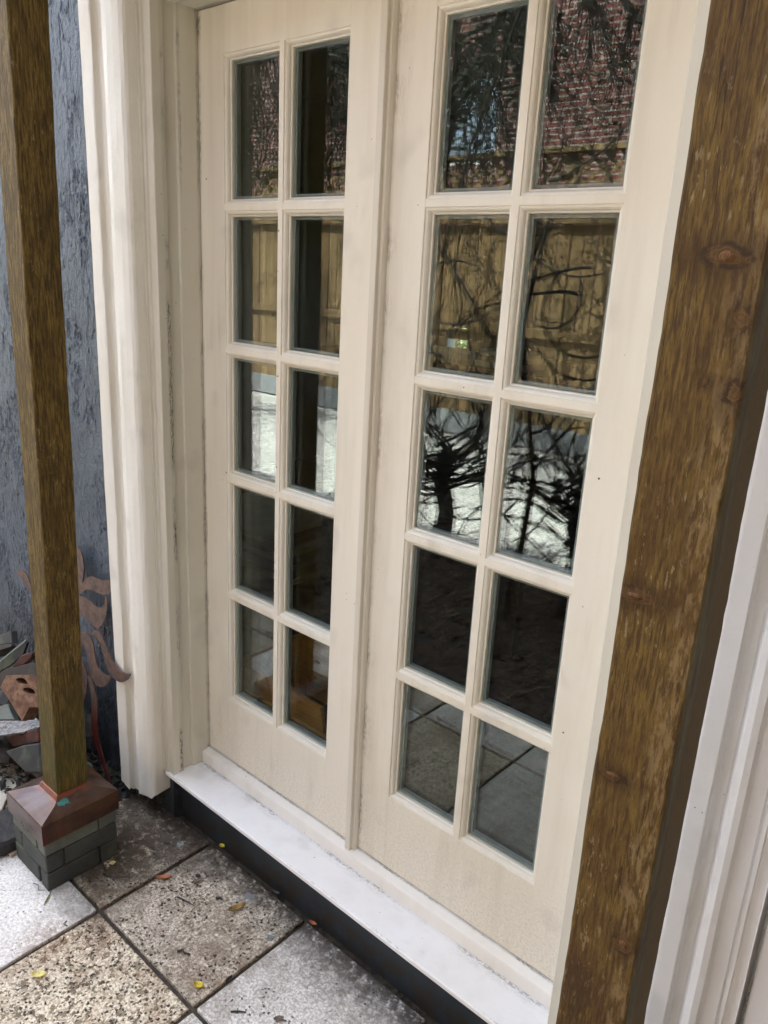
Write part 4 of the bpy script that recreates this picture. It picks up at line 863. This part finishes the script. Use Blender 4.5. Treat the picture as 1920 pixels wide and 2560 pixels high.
for d_ in (1, -1):
    for i in range(112):
        x = -13.2 + i * 0.155; L = 0.572
        if i == 0:
            q = Matrix.Rotation(d_ * math.radians(45), 4, 'Y')
            sl = box('lattice_slat', (-0.018, -0.004, -L / 1.414), (0.018, 0.004, L / 1.414), M['fence'], fence); sl.data.transform(q)
            sl.location = (x, FY + (0.0045 if d_ > 0 else -0.0045), 2.272)
        else:
            o = sl.copy(); COL.objects.link(o); o.parent = fence; o.location = (x, FY + (0.0045 if d_ > 0 else -0.0045), 2.272)
# neighbour's brick house
def mk_redbrick():
    n = NT('red_brickwork'); t = n.t; b = t.nodes.new('ShaderNodeTexBrick')
    v = t.nodes.new('ShaderNodeCombineXYZ'); x, y, z = n.xyz(); n.link(x, v.inputs[0]); n.link(z, v.inputs[1])
    n.link(v.outputs[0], b.inputs['Vector']); b.inputs['Scale'].default_value = 1; b.inputs['Brick Width'].default_value = 0.225; b.inputs['Row Height'].default_value = 0.075
    b.inputs['Mortar Size'].default_value = 0.010; b.inputs['Color1'].default_value = (0.15, 0.045, 0.036, 1); b.inputs['Color2'].default_value = (0.13, 0.04, 0.036, 1); b.inputs['Mortar'].default_value = (0.30, 0.28, 0.26, 1)
    c = n.mix(n.math('MULTIPLY', n.step(n.noise(6, 4), 0.4, 0.7), 0.4), b.outputs['Color'], (0.22, 0.09, 0.07))
    return n.fin(c, 0.85, 0.3, n.bump(b.outputs['Fac'], -0.6, 0.01))
nb = thing('brick_house', 'neighbouring red brick house behind the lattice fence', 'house')
M['rb'] = mk_redbrick()
HY = -8.6
for lo_, hi_ in (((-14, HY - 5, GZ - .04), (-6.1, HY, 6.2)), ((-5.1, HY - 5, GZ - .04), (3.0, HY, 6.2)), ((-6.099, HY - 5, GZ - .04), (-5.101, HY, 3.0)), ((-6.099, HY - 5, 4.2), (-5.101, HY, 6.2))): box('wall', lo_, hi_, M['rb'], nb)
wn = box('window', (-6.098, HY - 0.10, 3.002), (-5.102, HY - 0.06, 4.198), plain('window_trim', (0.8, 0.82, 0.85), 0.5), nb)
box('pane', (-6.04, HY - 0.058, 3.06), (-5.16, HY - 0.05, 4.14), plain('sky_painted_glass', (0.35, 0.45, 0.6), 0.08, 0.1), wn)  # blue sky reflection put into the pane colour
box('roof', (-14.4, HY - 5.4, 6.202), (3.4, HY + 0.5, 6.4), M['slate'], nb)
# tree with hanging twigs
M['bark'] = plain('bark', (0.035, 0.028, 0.022), 0.9, 0.4, 20, 0.6)
M['leafg'] = plain('tree_leaf', (0.030, 0.042, 0.016), 0.6, 0.4, 5, 0.1)
def tree(x, y, label, seed, h=3.2, spread=1.7, twigs=240, drop=1.3, leaves=2600, zmin=1.6):
    r = random.Random(seed); t = thing('tree', label, 'tree', (0, 0, 0), 'weeping trees by the gravel')
    parts = [tube([(x, y, GZ - .05), (x + .04, y, 0.5), (x - .05, y + .03, 1.3), (x, y, h * 0.62)], [.075, .065, .055, .05], 8)]
    tips = []
    for i in range(11):
        a = 6.283 * i / 11 + r.uniform(-.3, .3); z0 = r.uniform(0.45, 0.66) * h; L = spread * r.uniform(.6, 1.1); path = []; rad = []
        for k in range(8):
            q = k / 7; path.append((x + math.cos(a) * L * q + r.uniform(-.13, .13), y + math.sin(a) * L * q * 0.8 + r.uniform(-.13, .13), z0 + (h - z0) * math.sin(q * 1.9) + r.uniform(-.05, .05))); rad.append(.032 * (1 - q) + .007)
            if k > 2: tips.append(path[-1])
        parts.append(tube(path, rad, 6))
    v, f = join(parts); pyd('trunk', v, f, M['bark'], t)
    tw = []; LV = []; LF = []
    for i in range(twigs):
        p = list(r.choice(tips)); path = [tuple(p)]; n = r.randint(4, 7); dl_ = r.uniform(.5, 1) * drop / n
        dx, dy = r.uniform(-.11, .11), r.uniform(-.11, .11)
        for k in range(n):
            p[0] += dx + r.uniform(-.05, .05); p[1] += dy + r.uniform(-.05, .05); p[2] -= dl_
            if p[2] < zmin: break
            path.append(tuple(p))
        if len(path) > 2: tw.append(tube(path, [.006 * (1 - .6 * k / len(path)) for k in range(len(path))], 3))
        for q in path:
            for _ in range(max(1, leaves // (twigs * 5))):
                c = Vector(q) + Vector((r.uniform(-.05, .05), r.uniform(-.05, .05), r.uniform(-.06, .06))); a = r.uniform(0, 6.28)
                u = Vector((math.cos(a), math.sin(a), r.uniform(-.8, .8))) * .020; w_ = Vector((-math.sin(a), math.cos(a), r.uniform(-1, 1))) * .010; o = len(LV)
                LV += [c - u, c + w_, c + u, c - w_]; LF.append((o, o + 1, o + 2, o + 3))
    v, f = join(tw); stuff(pyd('twigs', v, f, M['bark'], t)); stuff(pyd('crown', LV, LF, M['leafg'], t)); return t
tree(0.5, -3.6, 'spreading weeping tree on the right of the gravel', 31, 3.5, 3.1, 620, 1.3, leaves=9000, zmin=1.75)
tree(-3.0, -4.1, 'weeping dark tree in the middle of the gravel bed', 32, 3.5, 1.9, 560, 1.5, leaves=7000)
tree(-6.2, -3.9, 'weeping tree at the far left of the gravel', 33, 3.4, 1.7, 420, 1.4, leaves=5000)
# dark twisted shrub between patio and gravel
def shrub(x, y, label, seed):
    r = random.Random(seed); t = thing('twisted_shrub', label, 'shrub'); parts = [tube([(x, y, GZ - .05), (x + .03, y, 0.05), (x - .02, y, 0.22), (x, y, 0.42)], [.07, .055, .06, .05], 8)]
    for i in range(34):
        a = r.uniform(0, 6.28); z = r.uniform(.1, .45); p = Vector((x, y, z)); d = Vector((math.cos(a), math.sin(a), r.uniform(-.2, 1.2))).normalized(); path = [tuple(p)]; curl = r.choice((-1, 1)) * r.uniform(.15, .6); n = r.randint(8, 14)
        for k in range(n):
            d = (Matrix.Rotation(curl, 3, 'Z') @ d + Vector((0, 0, r.uniform(-.25, .3)))).normalized(); p = p + d * r.uniform(.06, .10); path.append(tuple(p))
        parts.append(tube(path, [.011 * (1 - .6 * k / len(path)) for k in range(len(path))], 5))
    v, f = join(parts); pyd('branches', v, f, M['bark'], t); return t
shrub(-0.95, -2.35, 'dark twisted bare shrub between soil bed and gravel', 41)
shrub(0.02, -2.2, 'second dark curly shrub nearer the doors', 44)
def tangle(x0, x1, y0, y1, z0, z1, n, label, seed, rr=(0.004, 0.010)):
    r = random.Random(seed); parts = []
    for i in range(n):
        p = Vector((r.uniform(x0, x1), r.uniform(y0, y1), r.uniform(z0, z1))); a = r.uniform(0, 6.28); d = Vector((math.cos(a), r.uniform(-.2, .2), math.sin(a))).normalized(); k = r.choice((-1, 1)) * r.uniform(.04, .32); path = [tuple(p)]
        for j in range(r.randint(9, 20)):
            d = (Matrix.Rotation(k + r.uniform(-.08, .08), 3, 'Y') @ d).normalized(); p = p + d * 0.055; p.z = max(p.z, GZ); path.append(tuple(p))
        q = r.uniform(*rr); parts.append(tube(path, [q * (1 - .6 * j / len(path)) for j in range(len(path))], 5))
    parts.append(tube([((x0 + x1) / 2, (y0 + y1) / 2, GZ), ((x0 + x1) / 2 + .05, (y0 + y1) / 2, .5), ((x0 + x1) / 2 - .08, (y0 + y1) / 2, 1.2), ((x0 + x1) / 2 + .04, (y0 + y1) / 2, z1)], [.02, .016, .012, .006], 6))
    v, f = join(parts); return tag(pyd('vine_tangle', v, f, M['bark']), label, 'vine')
tangle(-0.55, 0.25, -2.0, -1.75, 0.35, 1.9, 46, 'looping tangle of bare vine stems mirrored in the right door', 51)
tangle(-1.5, -0.7, -2.2, -1.95, 0.3, 2.2, 34, 'looser tangle of bare vine stems mirrored left of the first', 52, (0.003, 0.008))
# vine stems climbing near the porch edge
def vine(pts, r, label):
    v, f = tube(pts, r, 6); return tag(pyd('climbing_vine', v, f, M['bark']), label, 'vine', 'bare vine stems')
vine([(-0.9, -2.0, GZ), (-0.85, -2.0, .5), (-1.05, -2.05, 1.0), (-1.3, -2.0, 1.4), (-1.2, -1.95, 1.9), (-1.0, -2.0, 2.6)], .02, 'thick bent vine stem rising from the soil bed')
vine([(-0.3, -2.0, GZ), (-0.5, -2.0, .6), (-0.45, -2.0, 1.1), (-0.75, -1.95, 1.5), (-0.7, -2.0, 2.0), (-0.4, -2.0, 2.7)], .014, 'thin bent vine stem nearer the porch')
